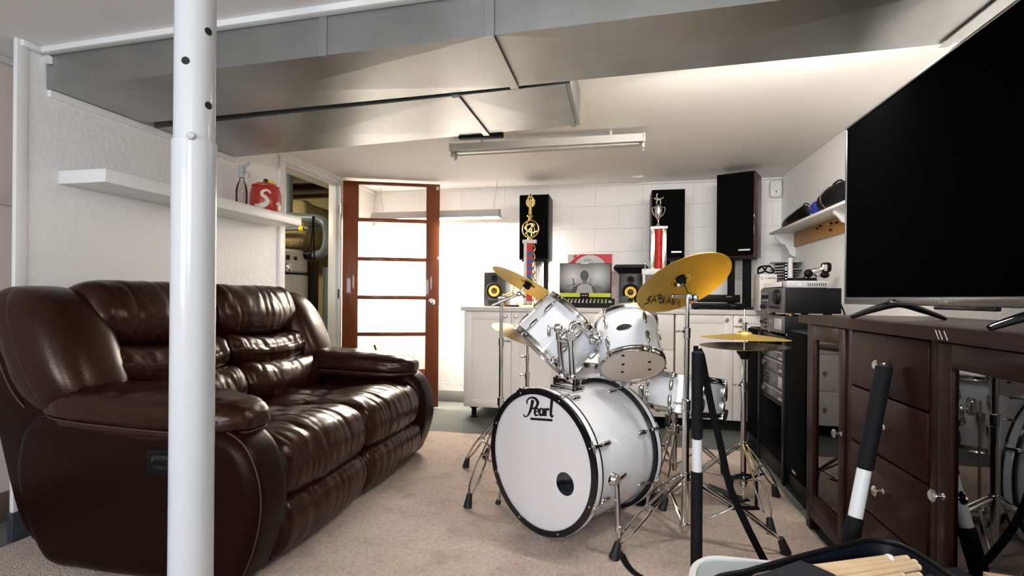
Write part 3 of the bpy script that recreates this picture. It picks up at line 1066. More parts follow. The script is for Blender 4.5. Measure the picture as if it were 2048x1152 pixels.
# side panels ("arms" below the pads)
out = [(-2.02, .045), (-2.13, .25), (-2.145, .42), (-2.07, .55), (-1.80, .575), (-1.45, .575), (-1.24, .535), (-1.155, .42), (-1.14, .27), (-1.19, .10), (-1.27, .025), (-1.6, .022), (-1.85, .022)]
for ya, yb, s_ in ((SY0, SY0 + .19, -1), (SY1 - .19, SY1, 1)):
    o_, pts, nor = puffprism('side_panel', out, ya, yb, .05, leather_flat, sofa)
    ye = (ya + .030) if s_ < 0 else (yb - .030)
    MB().tube([V((p.x, ye, p.z)) - nor[i] * .006 for i, p in enumerate(pts)], 0.0030, 6, True).build('piping', stitch if s_ < 0 else leather_flat, o_)
# recline handle set into the near side panel
rh = at(325, 925, Y=SY0 - .001)
rc = MB()
rc.blob((rh.x, SY0 + .002, rh.z), (.062, .010, .044), 5, 6)
rec = rc.build('handle_recess', blk, sofa)
MB().blob((rh.x + .006, SY0 - .008, rh.z + .004), (.040, .008, .024), 4, 5).build('recline_handle', blk_gloss, rec)
# armrest pads
for yc, s_ in ((SY0 + .125, -1), (SY1 - .125, 1)):
    def dsp(q, p, s_=s_):
        lo = -.012 * math.exp(-((q.z + .32) / .10) ** 2)
        return lo + wrinkle(p, 26, 5, 9, .0050, 3 + s_) * (.45 + .55 * min(1, abs(q.x) * 1.1 + abs(q.z) * .6))
    Mx = Matrix.Rotation(math.radians(1.5), 3, 'Y')
    ar = MB().blob((-1.655, yc, .574), (.44, .148, .094), 3.0, 26, Mx, dsp).build('armrest', leather, sofa, 60)
    # piped seam around the pad
    pp_ = []
    for k in range(72):
        a = 2 * PI * k / 72
        cx, sy2 = math.cos(a), math.sin(a)
        kk = (abs(cx) ** 3 + abs(sy2) ** 3 + .32 ** 3) ** (1 / 3)
        pp_.append(V((-1.655, yc, .574)) + Mx @ V((cx / kk * .432, sy2 / kk * .140, -.30 * .094)))
    MB().tube(pp_, .0032, 6, True).build('piping', stitch, ar)
# seats
ys = [SY0 + .175, 2.265, SY1 - .175]
seat_prof = [(-1.95, .40), (-1.80, .455), (-1.60, .462), (-1.45, .475), (-1.30, .488), (-1.20, .455), (-1.165, .385), (-1.17, .31), (-1.205, .262), (-1.30, .25), (-1.6, .25), (-1.9, .27)]
foot_prof = [(-1.30, .255), (-1.215, .262), (-1.165, .225), (-1.155, .15), (-1.185, .075), (-1.24, .035), (-1.38, .035), (-1.42, .14)]
for i in range(2):
    ya, yb = ys[i] + .002, ys[i + 1] - .002
    Lw = yb - ya
    def puff(t, q, nn):
        k = 1 - (2 * t - 1) ** 2
        d = .020 * k if nn.z > .2 or nn.x > .2 else 0
        if nn.z > .6:
            d -= .016 * math.exp(-((q.x + 1.57) / .022) ** 2) * (.6 + .4 * k)
        return d
    loft_body('seat_cushion', seat_prof, ya, yb, leather, 2 + i, 4, 15, 4, .0046, .07, 84, puff=puff, grooves=(ya + Lw * .30, yb - Lw * .30))
    loft_body('footrest', foot_prof, ya, yb, leather, 12 + i, 2, 17, 2, .0045, .05, 72, puff=lambda t, q, nn: .010 * (1 - (2 * t - 1) ** 2))
# back cushions: lower, lumbar and head pillows for each seat
lean = math.radians(24)
def roll(cx, cz, hx, hz, tilt, n=14, p=2.6):
    P = []
    for k in range(n):
        a = 2 * PI * k / n
        c_, s_ = math.cos(a), math.sin(a)
        kk = (abs(c_) ** p + abs(s_) ** p) ** (1 / p)
        x, z = c_ / kk * hx, s_ / kk * hz
        P.append((cx + x * math.cos(tilt) - z * math.sin(tilt), cz + x * math.sin(tilt) + z * math.cos(tilt)))
    return P
for i in range(2):
    ya, yb = ys[i] - (.0 if i else -.01), ys[i + 1] - (.01 if i else 0)
    for nm, cx, cz, hx, hz, sd, sag, am in (('lower_back_cushion', -1.915, .535, .125, .115, 31, .02, .0062), ('lumbar_cushion', -2.015, .70, .125, .098, 41, .03, .0062), ('headrest_cushion', -2.12, .900, .145, .150, 51, .02, .0060)):
        P = roll(cx, cz, hx, hz, lean)
        def puff(t, q, nn, sag=sag):
            u = 2 * t - 1
            return -.012 * abs(u) ** 3 + (sag * .55 * (1 - u * u) if nn.z < -.35 else (-sag * .35 * (1 - u * u) if nn.z > .35 and sag > .025 else .006 * (1 - u * u)))
        loft_body(nm, P, ya + .004, yb - .004, leather, sd + i * 3, 4, 11, 2.5, am * .85, .07, 80, puff=puff, sub=4, shift=lambda t, q, nn, sg=sag, nm=nm: V((.012 * (1 - (2 * t - 1) ** 2), 0, (-.034 if nm[0] == 'l' else -.016) * (1 - (2 * t - 1) ** 2) + .012)))
# side wings of the back
for yc, s_ in ((SY0 + .132, -1), (SY1 - .132, 1)):
    Sh = Matrix(((1, 0, -.46), (0, 1, .0), (0, 0, 1)))
    def dsp(q, p, s_=s_):
        w = wrinkle(p, 8, 6, 24, .0045, 60 + s_) * max(0, min(1, (-q.x - .1) * 1.6))
        w += .016 * (1 - q.z ** 2) * (1 if q.x > 0 else 0)
        return w
    wg = MB().blob((-2.105 + (.02 if s_ > 0 else 0), yc, .785), (.165 if s_ < 0 else .195, .138, .245), 3.2, 26, Sh, dsp).build('back_wing', leather, sofa, 60)
    # piped seam behind the gathered edge
    pp_ = []
    ex_ = SY0 + .004 if s_ < 0 else SY1 - .004
    for k in range(25):
        q = -1 + 2 * k / 24
        z = q * .232
        yo = .118 - .03 * abs(q) ** 4
        pp_.append(V((-2.105, yc, .785)) + Sh @ V((-.142 + .028 * abs(q) ** 3, s_ * yo, z)))
    MB().tube(pp_, .0036, 6).build('piping', stitch, wg)
# outer back shell, deck and feet
shell = [(-2.335, 1.00), (-2.375, .93), (-2.368, .72), (-2.26, .42), (-2.12, .10), (-1.95, .06), (-1.92, .40), (-2.02, .62), (-2.14, .86), (-2.24, .99)]
def sh_dsp(t, q, nn): return 0
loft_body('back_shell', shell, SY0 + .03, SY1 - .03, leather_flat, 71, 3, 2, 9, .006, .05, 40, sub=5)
MB().b2((-2.0, SY0 + .1, .03), (-1.24, SY1 - .1, .30), .01).build('seat_deck', blk_matte, sofa)
for x in (-1.98, -1.30):
    for y in (SY0 + .1, SY1 - .1):
        MB().cyl((x, y, RZ), (x, y, .05), .022, .022, 14).build('foot', blk, sofa)
# a loose tag thread on the seat
tg_ = spline([(-1.47, 2.12, .512), (-1.45, 2.13, .516), (-1.43, 2.145, .520), (-1.415, 2.15, .528)], 4)
# ================================================================== console, television and the stacks on the right
CX, CXB, CY0, CY1, CT = .81, 1.30, 1.02, 2.49, .935
con = thing('media_console', 'dark espresso wood console with two glass doors and four drawers under the television', 'console', (1.05, 1.75, RZ))
yA, yB = 2.065, 1.55
m = MB()
m.prism([(CX - .028, CY0 - .03), (CX - .028, CY1 + .03), (CXB, CY1 + .03), (CXB, CY0 - .03)], (0, 0, CT - .035), (1, 0, 0), (0, 1, 0), (0, 0, .035), .006)
m.build('top', espresso, con)
sb_ = 0.012
m = MB()
m.b2((CX + .004, CY1 - .03, sb_), (CXB, CY1, CT - .036), .002).b2((CX + .004, CY0, sb_), (CXB, CY0 + .03, CT - .036), .002)
m.b2((CXB - .015, CY0 + .03, .10), (CXB, CY1 - .03, CT - .036))
m.b2((CX + .02, CY0 + .03, .10), (CXB - .015, CY1 - .03, .125))
m.b2((CX + .02, yA - .012, .125), (CXB - .015, yA + .012, CT - .036)).b2((CX + .02, yB - .012, .125), (CXB - .015, yB + .012, CT - .036))
for ya, yb in ((yA + .014, CY1 - .032), (CY0 + .032, yB - .014)):
    m.b2((CX + .05, ya, .48), (CXB - .016, yb, .50))
m.build('carcass', espresso, con)
m = MB()
m.b2((CX, CY1 - .05, sb_), (CX + .04, CY1, CT - .036), .003).b2((CX, yA - .022, .06), (CX + .04, yA + .022, CT - .036), .003).b2((CX, yB - .022, .06), (CX + .04, yB + .022, CT - .036), .003).b2((CX, CY0, sb_), (CX + .04, CY0 + .05, CT - .036), .003)
m.b2((CX, CY0 + .05, .065), (CX + .03, CY1 - .05, .115), .003)
m.build('face_frame', espresso, con)
def cab_door(ya, yb, ky):
    za, zb = .118, CT - .040
    m = MB()
    fw = .052
    m.b2((CX - .006, ya, za), (CX + .016, ya + fw, zb), .003).b2((CX - .006, yb - fw, za), (CX + .016, yb, zb), .003)
    m.b2((CX - .006, ya + fw, za), (CX + .016, yb - fw, za + fw + .01), .003).b2((CX - .006, ya + fw, zb - fw - .01), (CX + .016, yb - fw, zb), .003)
    d = m.build('glass_door', espresso, con)
    MB().b2((CX + .004, ya + fw - .004, za + fw), (CX + .008, yb - fw + .004, zb - fw)).build('glass_pane', cab_glass, d)
    knob(V((CX - .006, ky, .506)), d)
def knob(p, par):
    MB().lathe([(0, .030), (.012, .029), (.0165, .025), (.0165, .021), (.010, .018), (.0055, .012), (.0055, .004), (.009, 0)], p, (-1, 0, 0), 24).build('knob', nickel, par)
cab_door(yA + .024, CY1 - .052, yA + .05)
cab_door(CY0 + .052, yB - .024, yB - .05)
for za, zb in ((.705, .893), (.512, .699), (.306, .506), (.120, .300)):
    d = MB().b2((CX - .004, yB + .025, za), (CX + .016, yA - .025, zb), .003).build('drawer', espresso, con)
    knob(V((CX - .004, (yA + yB) / 2, (za + zb) / 2)), d)
wk = MB()
for (a, b) in ((.035, .02), (.02, .0), (.0, -.016)):
    wk.bar((CX - .0288, 1.46 + a, CT - .008), (CX - .0288, 1.445 + a, CT - .030), .002, .0006)
wk.build('scuff_mark', cream, con)
# what stands behind the console's glass
bx_ = MB().b2((CX + .027, 2.10, .5005), (CX + .30, 2.315, .70), .003)
pb = bx_.build('carton', blk, None, 35, (CX + .16, 2.2, .50))
tag(pb, 'black carton with white lettering standing behind the console glass door', 'box')
text('lettering', 'Power', .062, (CX + .0262, 2.205, .625), (0, -1, 0), (0, 0, 1), card_white, pb)
text('lettering', 'amplifier', .026, (CX + .0995, 2.235, .575), (0, -1, 0), (0, 0, 1), card_white, pb) if False else None

# television
TX, TY0, TY1, TZ0, TZ1 = .93, 1.12, 2.42, .985, 1.728
tv = thing('television', 'large flat black television on two splayed feet on the dark console', 'television', (.96, 1.77, CT))
MB().b2((TX + .001, TY0 + .01, TZ0 + .028), (TX + .004, TY1 - .01, TZ1 - .009)).build('screen', tv_screen, tv)
m = MB()
m.b2((TX - .003, TY0, TZ0), (TX + .022, TY1, TZ0 + .028), .003).b2((TX - .003, TY0, TZ1 - .009), (TX + .022, TY1, TZ1), .002)
m.b2((TX - .003, TY0, TZ0 + .028), (TX + .022, TY0 + .009, TZ1 - .009), .001).b2((TX - .003, TY1 - .009, TZ0 + .028), (TX + .022, TY1, TZ1 - .009), .001)
m.build('bezel', tv_bezel, tv)
m = MB().b2((TX + .004, TY0 + .004, TZ0 + .004), (TX + .030, TY1 - .004, TZ1 - .004), .004)
m.b2((TX + .028, TY0 + .2, TZ0 + .02), (TX + .065, TY1 - .2, TZ0 + .36), .01)
m.build('back_cover', blk, tv)
for yc in (2.02, 1.32):
    xs_ = [(CX - .005, CT + .006), (.86, CT + .030), (.925, CT + .052), (.96, CT + .052), (1.02, CT + .030), (1.075, CT + .006)]
    xs_ = [(x, z) for x, z in xs_]
    dy__ = [.0, .0, 0, 0, 0, 0]
    P = spline([V((x, yc + .15 * (.94 - x), z)) for x, z in xs_], 5)
    m = MB().tube(P, [.012 + .012 * math.sin(PI * i / (len(P) - 1)) for i in range(len(P))], 10, False, .55, (0, 1, 0))
    m.b2((.915, yc - .018, CT + .045), (.965, yc + .018, TZ0 + .02), .004)
    m.build('stand_foot', blk_gloss, tv)
lg = at(1884, 605, X=TX - .004)
text('logo', 'TOSHIBA', .015, (TX - .0035, lg.y, TZ0 + .014), (0, -1, 0), (0, 0, 1), silver, tv, fit=.062)
MB().b2((TX - .006, 1.52, TZ0 - .010), (TX + .010, 1.78, TZ0 + .001), .003).build('sensor_bar', blk_gloss, tv)

# thin cable dropping to the floor behind the receiver
cbl = spline([at(1660, 582, Y=3.2), at(1672, 592, Y=3.15), at(1682, 610, Y=3.1), at(1690, 632, Y=3.05), at(1692, 660, Y=3.0)], 6)
tag(MB().tube(cbl, .0045, 8).build('power_cable', blk), 'black power cable running from the silver box down behind the console', 'cable')
# tower loudspeakers and the rack between them
def tower(y0, y1, h, label, logo):
    t = thing('tower_speaker', label, 'speaker', (1.08, (y0 + y1) / 2, 0))
    MB().b2((.885, y0, .012), (1.28, y1, h), .006).build('cabinet', spk_case, t)
    MB().b2((.868, y0 + .008, .10), (.886, y1 - .008, h - .01), .006).build('grille', spk_black, t)
    MB().b2((.872, y0 - .006, 0), (1.29, y1 + .006, .022), .004).build('plinth', blk, t)
    if logo: MB().b2((.866, (y0 + y1) / 2 - .035, .052), (.8685, (y0 + y1) / 2 + .02, .064)).build('badge', silver, t) if False else MB().b2((.8645, (y0 + y1) / 2 - .035, .125), (.869, (y0 + y1) / 2 + .02, .138)).build('badge', silver, t)
    return t
tower(2.70, 2.985, .845, 'black tower loudspeaker with small silver badge beside the console', True)
tower(3.56, 3.84, .815, 'black tower loudspeaker on the far side of the equipment rack by the cabinets', False)
rk = thing('equipment_rack', 'black open fronted rack holding stereo units between two tower loudspeakers', 'rack', (1.08, 3.27, 0))
RY0, RY1, RH = 3.005, 3.54, .80
m = MB()
m.b2((.88, RY0, .0), (1.29, RY0 + .02, RH), .002).b2((.88, RY1 - .02, 0), (1.29, RY1, RH), .002)
m.b2((.88, RY0, RH - .02), (1.29, RY1, RH), .002).b2((.88, RY0, .08), (1.29, RY1, .10)).b2((1.28, RY0, .1), (1.29, RY1, RH))
m.b2((.865, RY0, .0), (.885, RY0 + .04, RH), .002).b2((.865, RY1 - .03, 0), (.885, RY1, RH), .002).b2((.87, RY0 + .04, .015), (.89, RY1 - .03, .10), .002)
m.build('body', blk, rk)
for z in (.42,):
    MB().b2((.88, RY0 + .02, z - .012), (1.28, RY1 - .02, z)).build('shelf', blk, rk)

def unit(name, label, z0, h, x0, y0, y1, kind, dep=.34, feet=False, group=None):
    t = thing(name, label, 'stereo unit', (x0 + dep / 2, (y0 + y1) / 2, z0), group)
    fz = z0 + (.016 if feet else 0)
    MB().b2((x0 + .008, y0, fz), (x0 + dep, y1, fz + h), .002).build('case', blk, t)
    MB().b2((x0, y0 - .002, fz), (x0 + .010, y1 + .002, fz + h), .003).build('faceplate', amp_face, t)
    if feet:
        for x in (x0 + .05, x0 + dep - .05):
            for y in (y0 + .05, y1 - .06):
                MB().cyl((x, y, z0), (x, y, fz + .002), .020, .022, 16, .002).build('foot', gold if x < x0 + .1 else blk, t)
    zc = fz + h / 2
    if kind == 'receiver':
        MB().cyl((x0, y0 + .09, zc + .02), (x0 - .022, y0 + .09, zc + .02), .044, .040, 28, .003).build('volume_knob', blk, t)
        for k in range(5):
            MB().b2((x0 - .006, y0 + .06 + k * .042, fz + .022), (x0 + .001, y0 + .09 + k * .042, fz + .038), .002).build('button', blk, t)
        MB().b2((x0 - .002, y1 - .17, zc + .012), (x0 + .001, y1 - .03, zc + .05)).build('display', blk_gloss, t)
        MB().b2((x0 - .003, y1 - .16, zc - .004), (x0 + .001, y1 - .03, zc + .003)).build('trim_line', silver_pl, t)
        for k in range(2):
            MB().cyl((x0, y1 - .04 - k * .05, fz + .03), (x0 - .012, y1 - .04 - k * .05, fz + .03), .012, .011, 16, .002).build('knob', blk, t)
    elif kind == 'deck':
        MB().b2((x0 - .003, y0 + .03, zc - .030), (x0 + .001, y0 + .16, zc + .032), .002).build('cassette_door', silver_pl, t)
        MB().b2((x0 - .002, y0 + .175, zc - .010), (x0 + .001, y0 + .27, zc + .024)).build('display', blk_gloss, t)
        for k in range(3):
            MB().b2((x0 - .005, y1 - .13, zc - .034 + k * .024), (x0 + .001, y1 - .075, zc - .024 + k * .024), .001).build('button', blk, t)
        MB().cyl((x0, y1 - .03, zc), (x0 - .010, y1 - .03, zc), .011, .010, 14, .001).build('knob', blk, t)
    else:
        MB().b2((x0 - .002, y0 + .17, zc - .018), (x0 + .001, y0 + .34, zc + .020)).build('display', blk_gloss, t)
        for k in range(6):
            MB().b2((x0 - .004, y0 + .03 + k * .021, zc - .022), (x0 + .001, y0 + .045 + k * .021, zc - .010), .001).build('button', silver_pl, t)
        MB().cyl((x0, y1 - .05, zc), (x0 - .014, y1 - .05, zc), .020, .018, 18, .002).build('knob', amp_face, t)
        MB().b2((x0 - .0025, y0 + .02, fz + h - .012), (x0 + .001, y1 - .02, fz + h - .008)).build('trim_line', silver_pl, t)
    return t
UX = .888
ry0, ry1 = RY0 + .024, RY1 - .024
g = 'stereo units in the rack'
unit('cassette_deck', 'dark grey cassette deck on top of the equipment rack under the receiver', RH, .095, .868, 3.04, 3.50, 'deck', .285, True)
unit('receiver', 'black stereo receiver with large round volume dial atop the stack beside the television', RH + .111, .138, .868, 3.04, 3.50, 'receiver', .285, True)
unit('equalizer', 'slim dark stereo unit topmost inside the rack', .655, .055, UX, ry0, ry1, 'tuner', .34, False, g)
unit('stereo_tuner', 'dark stereo unit second from the top inside the rack', .575, .078, UX, ry0, ry1, 'tuner', .34, False, g)
unit('tape_player', 'dark double tape unit with a square door third from the top in the rack', .490, .083, UX, ry0, ry1, 'deck', .34, False, g)
unit('amplifier', 'lowest dark stereo unit standing on the shelf of the rack', .4205, .068, UX, ry0, ry1, 'tuner', .34, False, g)

# things on the receiver
z1 = RH + .111 + .016 + .138
q = at(1657, 592, Z=z1)
rb = thing('network_box', 'flat silver box with a row of vent slots on the black receiver', 'network box', (.99, 3.10, z1))
x0_, x1_ = at(1573, 592, Y=3.05).x, at(1657, 592, Y=3.05).x
MB().b2((x0_, 3.05, z1 + .001), (x1_, 3.23, z1 + .040), .006).build('case', silver_pl, rb)
m = MB()
for k in range(12):
    xk = x0_ + .105 + k * .0108
    if xk < x1_ - .01: m.b2((xk, 3.0485, z1 + .011), (xk + .004, 3.051, z1 + .027))
m.build('vent_slot', hole_mat, rb)
MB().cyl((x0_ + .066, 3.051, z1 + .018), (x0_ + .066, 3.0485, z1 + .018), .007, .007, 18).build('emblem', grey_pl, rb)
wm_ = thing('white_modem', 'white flat modem with dark ports lying beside the silver box on the receiver', 'modem', (.92, 3.35, z1))
MB().b2((.872, 3.10, z1 + .001), (x0_ - .012, 3.48, z1 + .008), .002).build('base', blk, wm_)
MB().b2((.878, 3.11, z1 + .009), (x0_ - .012, 3.47, z1 + .036), .006).build('case', white_pl, wm_)
MB().b2((.8765, 3.22, z1 + .016), (.880, 3.33, z1 + .029)).build('port', hole_mat, wm_)
# tangle of cables
random.seed(3)
cpts = []
for k in range(46):
    a = k * 1.05
    cpts.append((1.055 + .085 * math.cos(a) * random.uniform(.6, 1), 3.33 + .07 * math.sin(a * 1.1) * random.uniform(.6, 1), z1 + .042 + .010 * random.random() + .0003 * k))
tag(MB().tube(spline(cpts, 4), .0045, 7).build('cable_tangle', blk), 'tangled heap of black cables lying behind the silver box', 'cable')

# webcam-like handset on a bent lead
hp = at(1652, 535, Y=3.42)
hk = at(1617, 547, Y=3.42)
hs = thing('handset', 'small dark and silver handset on a coiled lead standing out by the right wall', 'handset', hk)
m = MB()
m.bar(hk, hp + V((-.01, 0, -.004)), .018, .026, .006)
m.build('arm', steel, hs)
MB().blob(hp, (.026, .024, .030), 4, 6).build('head', blk, hs)
MB().blob(hp + V((-.014, -.012, -.002)), (.016, .016, .024), 4, 5).build('head_cap', chrome, hs)
MB().ball(hk, .026, (1, .7, 1)).build('joint', blk, hs)
MB().ball(hp + V((-.01, -.01, -.045)), .022, (1.2, .7, .9)).build('trigger', blk, hs)
L_ = spline([hk, at(1606, 556, Y=3.42), at(1592, 566, Y=3.40), at(1580, 574, Y=3.38)], 5)
m = MB().tube(L_, .0035, 7)
m.tube(spline([hk, at(1630, 549, Y=3.42), at(1631, 558, Y=3.41), at(1615, 568, Y=3.39), at(1590, 575, Y=3.38)], 5), .003, 7)
m.tube(spline([hk + V((0, 0, .02)), at(1632, 537, Y=3.42), hp], 5), .002, 6)
m.tube(spline([hk + V((0.02, 0, -.01)), at(1640, 552, Y=3.42), at(1650, 545, Y=3.42)], 5), .002, 6)
m.build('lead', blk, hs)

# white shelf on the right wall
zs_ = 1.528
sY0, sY1 = 2.70, 4.40
ws = thing('bracket_shelf', 'white bracket shelf with a raw wood back board on the right wall', 'shelf', (XR, 3.5, zs_))
MB().b2((1.15, sY0, zs_ - .018), (XR - .001, sY1, zs_), .004).build('top', trim_mat, ws)
bY = (4.33, 3.20)
for y in bY:
    P = [(0, -.0), (-.150, -.0), (-.150, -.022), (-.13, -.04), (-.11, -.07), (-.075, -.085), (-.055, -.12), (-.045, -.155), (-.018, -.175), (0, -.178)]
    P = [(p[0], p[1]) for p in P]
    MB().prism(P, (XR - .0015, y - .009, zs_ - .018), (1, 0, 0), (0, 0, 1), (0, .018, 0), .002).build('bracket', trim_mat, ws)
MB().b2((XR - .016, 2.86, zs_ - .120), (XR - .0015, bY[0] - .01, zs_ - .0185), .002).build('back_board', mdf, ws)
for (px, py) in ((1643, 452), (1637, 457), (1665, 446), (1663, 451), (1664, 460), (1676, 445)):
    p = at(px, py, X=XR - .016)
    MB().cyl(p, p + V((-.014, 0, 0)), .005, .008, 10).build('screw_hook', hole_mat if px != 1663 else brass, ws)
hp1 = at(1590, 428, X=1.22)
def on_shelf(px, X): return at(px, 420, X=X).y
# dark bundle of gloves / shoe shape
y1_ = on_shelf(1585, 1.2)
y2_ = on_shelf(1625, 1.2)
sn = thing('dark_shoe', 'glossy black shoe lying at the far end of the bracket shelf', 'shoe', (1.2, (y1_ + y2_) / 2, zs_))
Y_a, Y_b = on_shelf(1562, 1.19), on_shelf(1622, 1.22)
def shoe_sect(t):
    y = Y_a + (Y_b - Y_a) * t
    w = .042 * (math.sin(PI * min(1, max(0.02, t * .97 + .015))) ** .45)
    h = .085 + .045 * t - .02 * math.sin(PI * t) + .05 * max(0, t - .6)
    h *= (math.sin(PI * min(1, max(0.03, t * .9 + .05))) ** .35)
    return [V((1.205 + w * math.cos(a) * (1.0), y, zs_ + .006 + h * .5 + h * .5 * math.sin(a))) for a in [2 * PI * k / 20 for k in range(20)]]
MB().loft(shoe_sect, [i / 24 for i in range(25)]).build('upper', blk_gloss, sn)
MB().b2((1.17, Y_b + .01, zs_ + .0005), (1.24, Y_a - .02, zs_ + .012), .005).build('sole', rubber, sn)
MB().tube(spline([(1.19, Y_b + .09, zs_ + .085), (1.20, Y_b + .05, zs_ + .115), (1.215, Y_b + .015, zs_ + .10)], 5), .004, 8).build('strap', blk, sn)
yc = on_shelf(1631, 1.2)
bc = thing('blue_cap', 'small dark blue cloth bundle between the shoe and the black case on the shelf', 'cloth', (1.2, yc, zs_))
MB().blob((1.205, yc, zs_ + .052), (.030, .045, .040), 2.6, 10, None, lambda q, p: .008 * noise.noise(p * 40)).build('bundle', blue_cloth, bc)
yh = on_shelf(1662, 1.2)
hm = thing('black_case', 'round black headphone case with silver band at the near end of the shelf', 'case', (1.21, yh - .05, zs_))
MB().blob((1.225, yh - .06, zs_ + .070), (.062, .19, .068), 2.8, 12).build('shell', blk, hm)
MB().blob((1.225, yh + .09, zs_ + .062), (.066, .075, .060), 2.3, 10).build('ear_cup', spk_case, hm)
MB().lathe([(.070, -.004), (.073, 0), (.070, .004)], (1.225, yh + .035, zs_ + .074), (0, 1, 0), 32).build('band', silver, hm)
MB().tube(spline([(1.20, yh - .02, zs_ + .135), (1.20, yh - .06, zs_ + .146), (1.2, yh - .13, zs_ + .144), (1.2, yh - .18, zs_ + .12)], 5), .005, 8).build('carry_handle', blk, hm)
# ================================================================== base cabinets and worktop
KF, KZ0, KZ1, KT = 4.09, .10, .885, .922
def cabinet(name, label, xa, xb, fronts, lshow):
    t = thing(name, label, 'cabinet', ((xa + xb) / 2, KF + .3, 0), 'white base cabinets')
    MB().b2((xa + .001, KF + .002, KZ0), (xb - .001, YB - .016, KZ1), .002).build('body', cab_white, t)
    for x in (xa + .07, xb - .07):
        for y in (KF + .06, YB - .12):
            m = MB().cyl((x, y, 0), (x, y, .012), .030, .026, 16).cyl((x, y, .012), (x, y, KZ0), .019, .022, 16).cyl((x, y, KZ0 - .02), (x, y, KZ0), .034, .034, 16)
            m.build('leg', blk, t)
    for fr in fronts:
        x0, x1, z0, z1, kx, kz, nm = fr
        x0 += .0015; x1 -= .0015; z0 += .0015; z1 -= .0015
        if nm == 'door':
            fw = .062
            m = MB().b2((x0, KF - .019, z0), (x0 + fw, KF, z1), .0015).b2((x1 - fw, KF - .019, z0), (x1, KF, z1), .0015)
            m.b2((x0 + fw, KF - .019, z0), (x1 - fw, KF, z0 + fw), .0015).b2((x0 + fw, KF - .019, z1 - fw), (x1 - fw, KF, z1), .0015)
            m.b2((x0 + fw - .002, KF - .012, z0 + fw - .002), (x1 - fw + .002, KF, z1 - fw + .002))
        else:
            m = MB().b2((x0, KF - .019, z0), (x1, KF, z1), .0015)
        d = m.build(nm, cab_white, t)
        if kx is not None:
            MB().lathe([(0, .026), (.010, .025), (.0145, .020), (.0135, .014), (.007, .010), (.006, .003), (.009, 0)], (kx, KF - .019, kz), (0, -1, 0), 22).build('knob', nickel, d)
    return t
ka = .848
cabinet('base_cabinet', 'white two door base cabinet at the open end of the run by the glazed door', -1.256, -.458, [(-1.256, -.858, KZ0, KZ1, -.905, ka, 'door'), (-.858, -.458, KZ0, KZ1, -.815, ka, 'door')], True)
cabinet('base_cabinet', 'white base cabinet with a door and drawers behind the snare drum', -.458, .402, [(-.458, -.03, KZ0, KZ1, None, ka, 'door'), (-.03, .402, .612, KZ1, .19, .75, 'drawer'), (-.03, .402, .345, .612, .19, .48, 'drawer'), (-.03, .402, KZ0, .345, .19, .22, 'drawer')], True)
cabinet('base_cabinet', 'white two door base cabinet behind the hi-hat near the right wall', .412, 1.25, [(.412, .823, KZ0, KZ1, .775, ka, 'door'), (.823, 1.25, KZ0, KZ1, .868, ka, 'door')], True)
wt = MB().b2((-1.282, KF - .035, KZ1 + .001), (XR - .002, YB - .015, KT), .004)
tag(wt.build('worktop', counter_mat, None, 35, (0, 4.4, KZ1)), 'pale laminate worktop running along the white base cabinets', 'worktop')
ZT = KT + .0005

# ------------------------------------------------------------------ studio monitors
def monitor(x0, x1, y, label, ztop):
    t = thing('studio_monitor', label, 'speaker', ((x0 + x1) / 2, y + .1, ZT))
    w = x1 - x0
    h = ztop - ZT
    xc = (x0 + x1) / 2
    MB().b2((x0, y, ZT), (x1, y + .24, ztop), .012).build('cabinet', krk_grey, t)
    r = w * .40
    zc = ZT + h * .45
    MB().lathe([(r, 0), (r, .006), (r - .006, .010), (r * .82, .004), (r * .80, -.002)], (xc, y, zc), (0, -1, 0), 40).build('woofer_ring', grey_pl if False else krk_grey, t)
    wf = MB().lathe([(r * .80, .002), (r * .70, .008), (r * .64, .003), (r * .60, -.004 + .006), (r * .30, -.004 + .005)], (xc, y - .001, zc), (0, -1, 0), 40)
    wf.build('surround', blk, t)
    MB().lathe([(r * .64, .006), (r * .34, .0035)], (xc, y - .002, zc), (0, -1, 0), 40).build('cone', cone_yellow, t)
    MB().lathe([(r * .34, .004), (r * .2, .010), (0, .012)], (xc, y - .002, zc), (0, -1, 0), 32).build('dust_cap', cone_dark, t)
    zt_ = ZT + h * .82
    MB().lathe([(r * .50, 0), (r * .50, .004), (r * .42, .005), (r * .36, .001), (0, .001)], (xc, y, zt_), (0, -1, 0), 32).build('tweeter_ring', krk_grey, t)
    MB().lathe([(r * .34, .002), (r * .28, .004), (r * .2, .003), (r * .12, .008), (0, .010)], (xc, y - .001, zt_), (0, -1, 0), 28).build('tweeter', blk, t)
    MB().b2((x0 + w * .22, y - .002, ZT + .020), (x1 - w * .22, y + .004, ZT + .05), .002).build('bass_port', hole_mat, t)
    return t
Ym = 4.33
a, b = at(967, 600, Y=Ym), at(1010, 600, Y=Ym)
monitor(a.x, b.x, Ym, 'grey studio monitor with yellow cone by the worktop open end', at(985, 544, Y=Ym).z)
a, b = at(1238, 600, Y=Ym), at(1284, 600, Y=Ym)
monitor(a.x, b.x, Ym, 'grey studio monitor with yellow cone and a black cap, partly behind the large cymbal', at(1260, 546, Y=Ym).z)
zc_ = at(1260, 546, Y=Ym).z
cp = MB()
c0 = (a.x + b.x) / 2
cp.loft(lambda k: [V((c0 + sx * (.095 + .045 * (k > .5)) * (1 if k < 1.5 else .86), Ym + .12 + sy__ * (.12 + .03 * (k > .5)), zc_ + (0.0005, .045, .068)[int(k)])) for sx, sy__ in ((-1, -1), (1, -1), (1, 1), (-1, 1))], [0, 1, 2])
tag(cp.build('black_tray', blk, None, 30, (c0, Ym, zc_)), 'black flared tray turned over on top of the studio monitor beside the red trophy', 'tray')

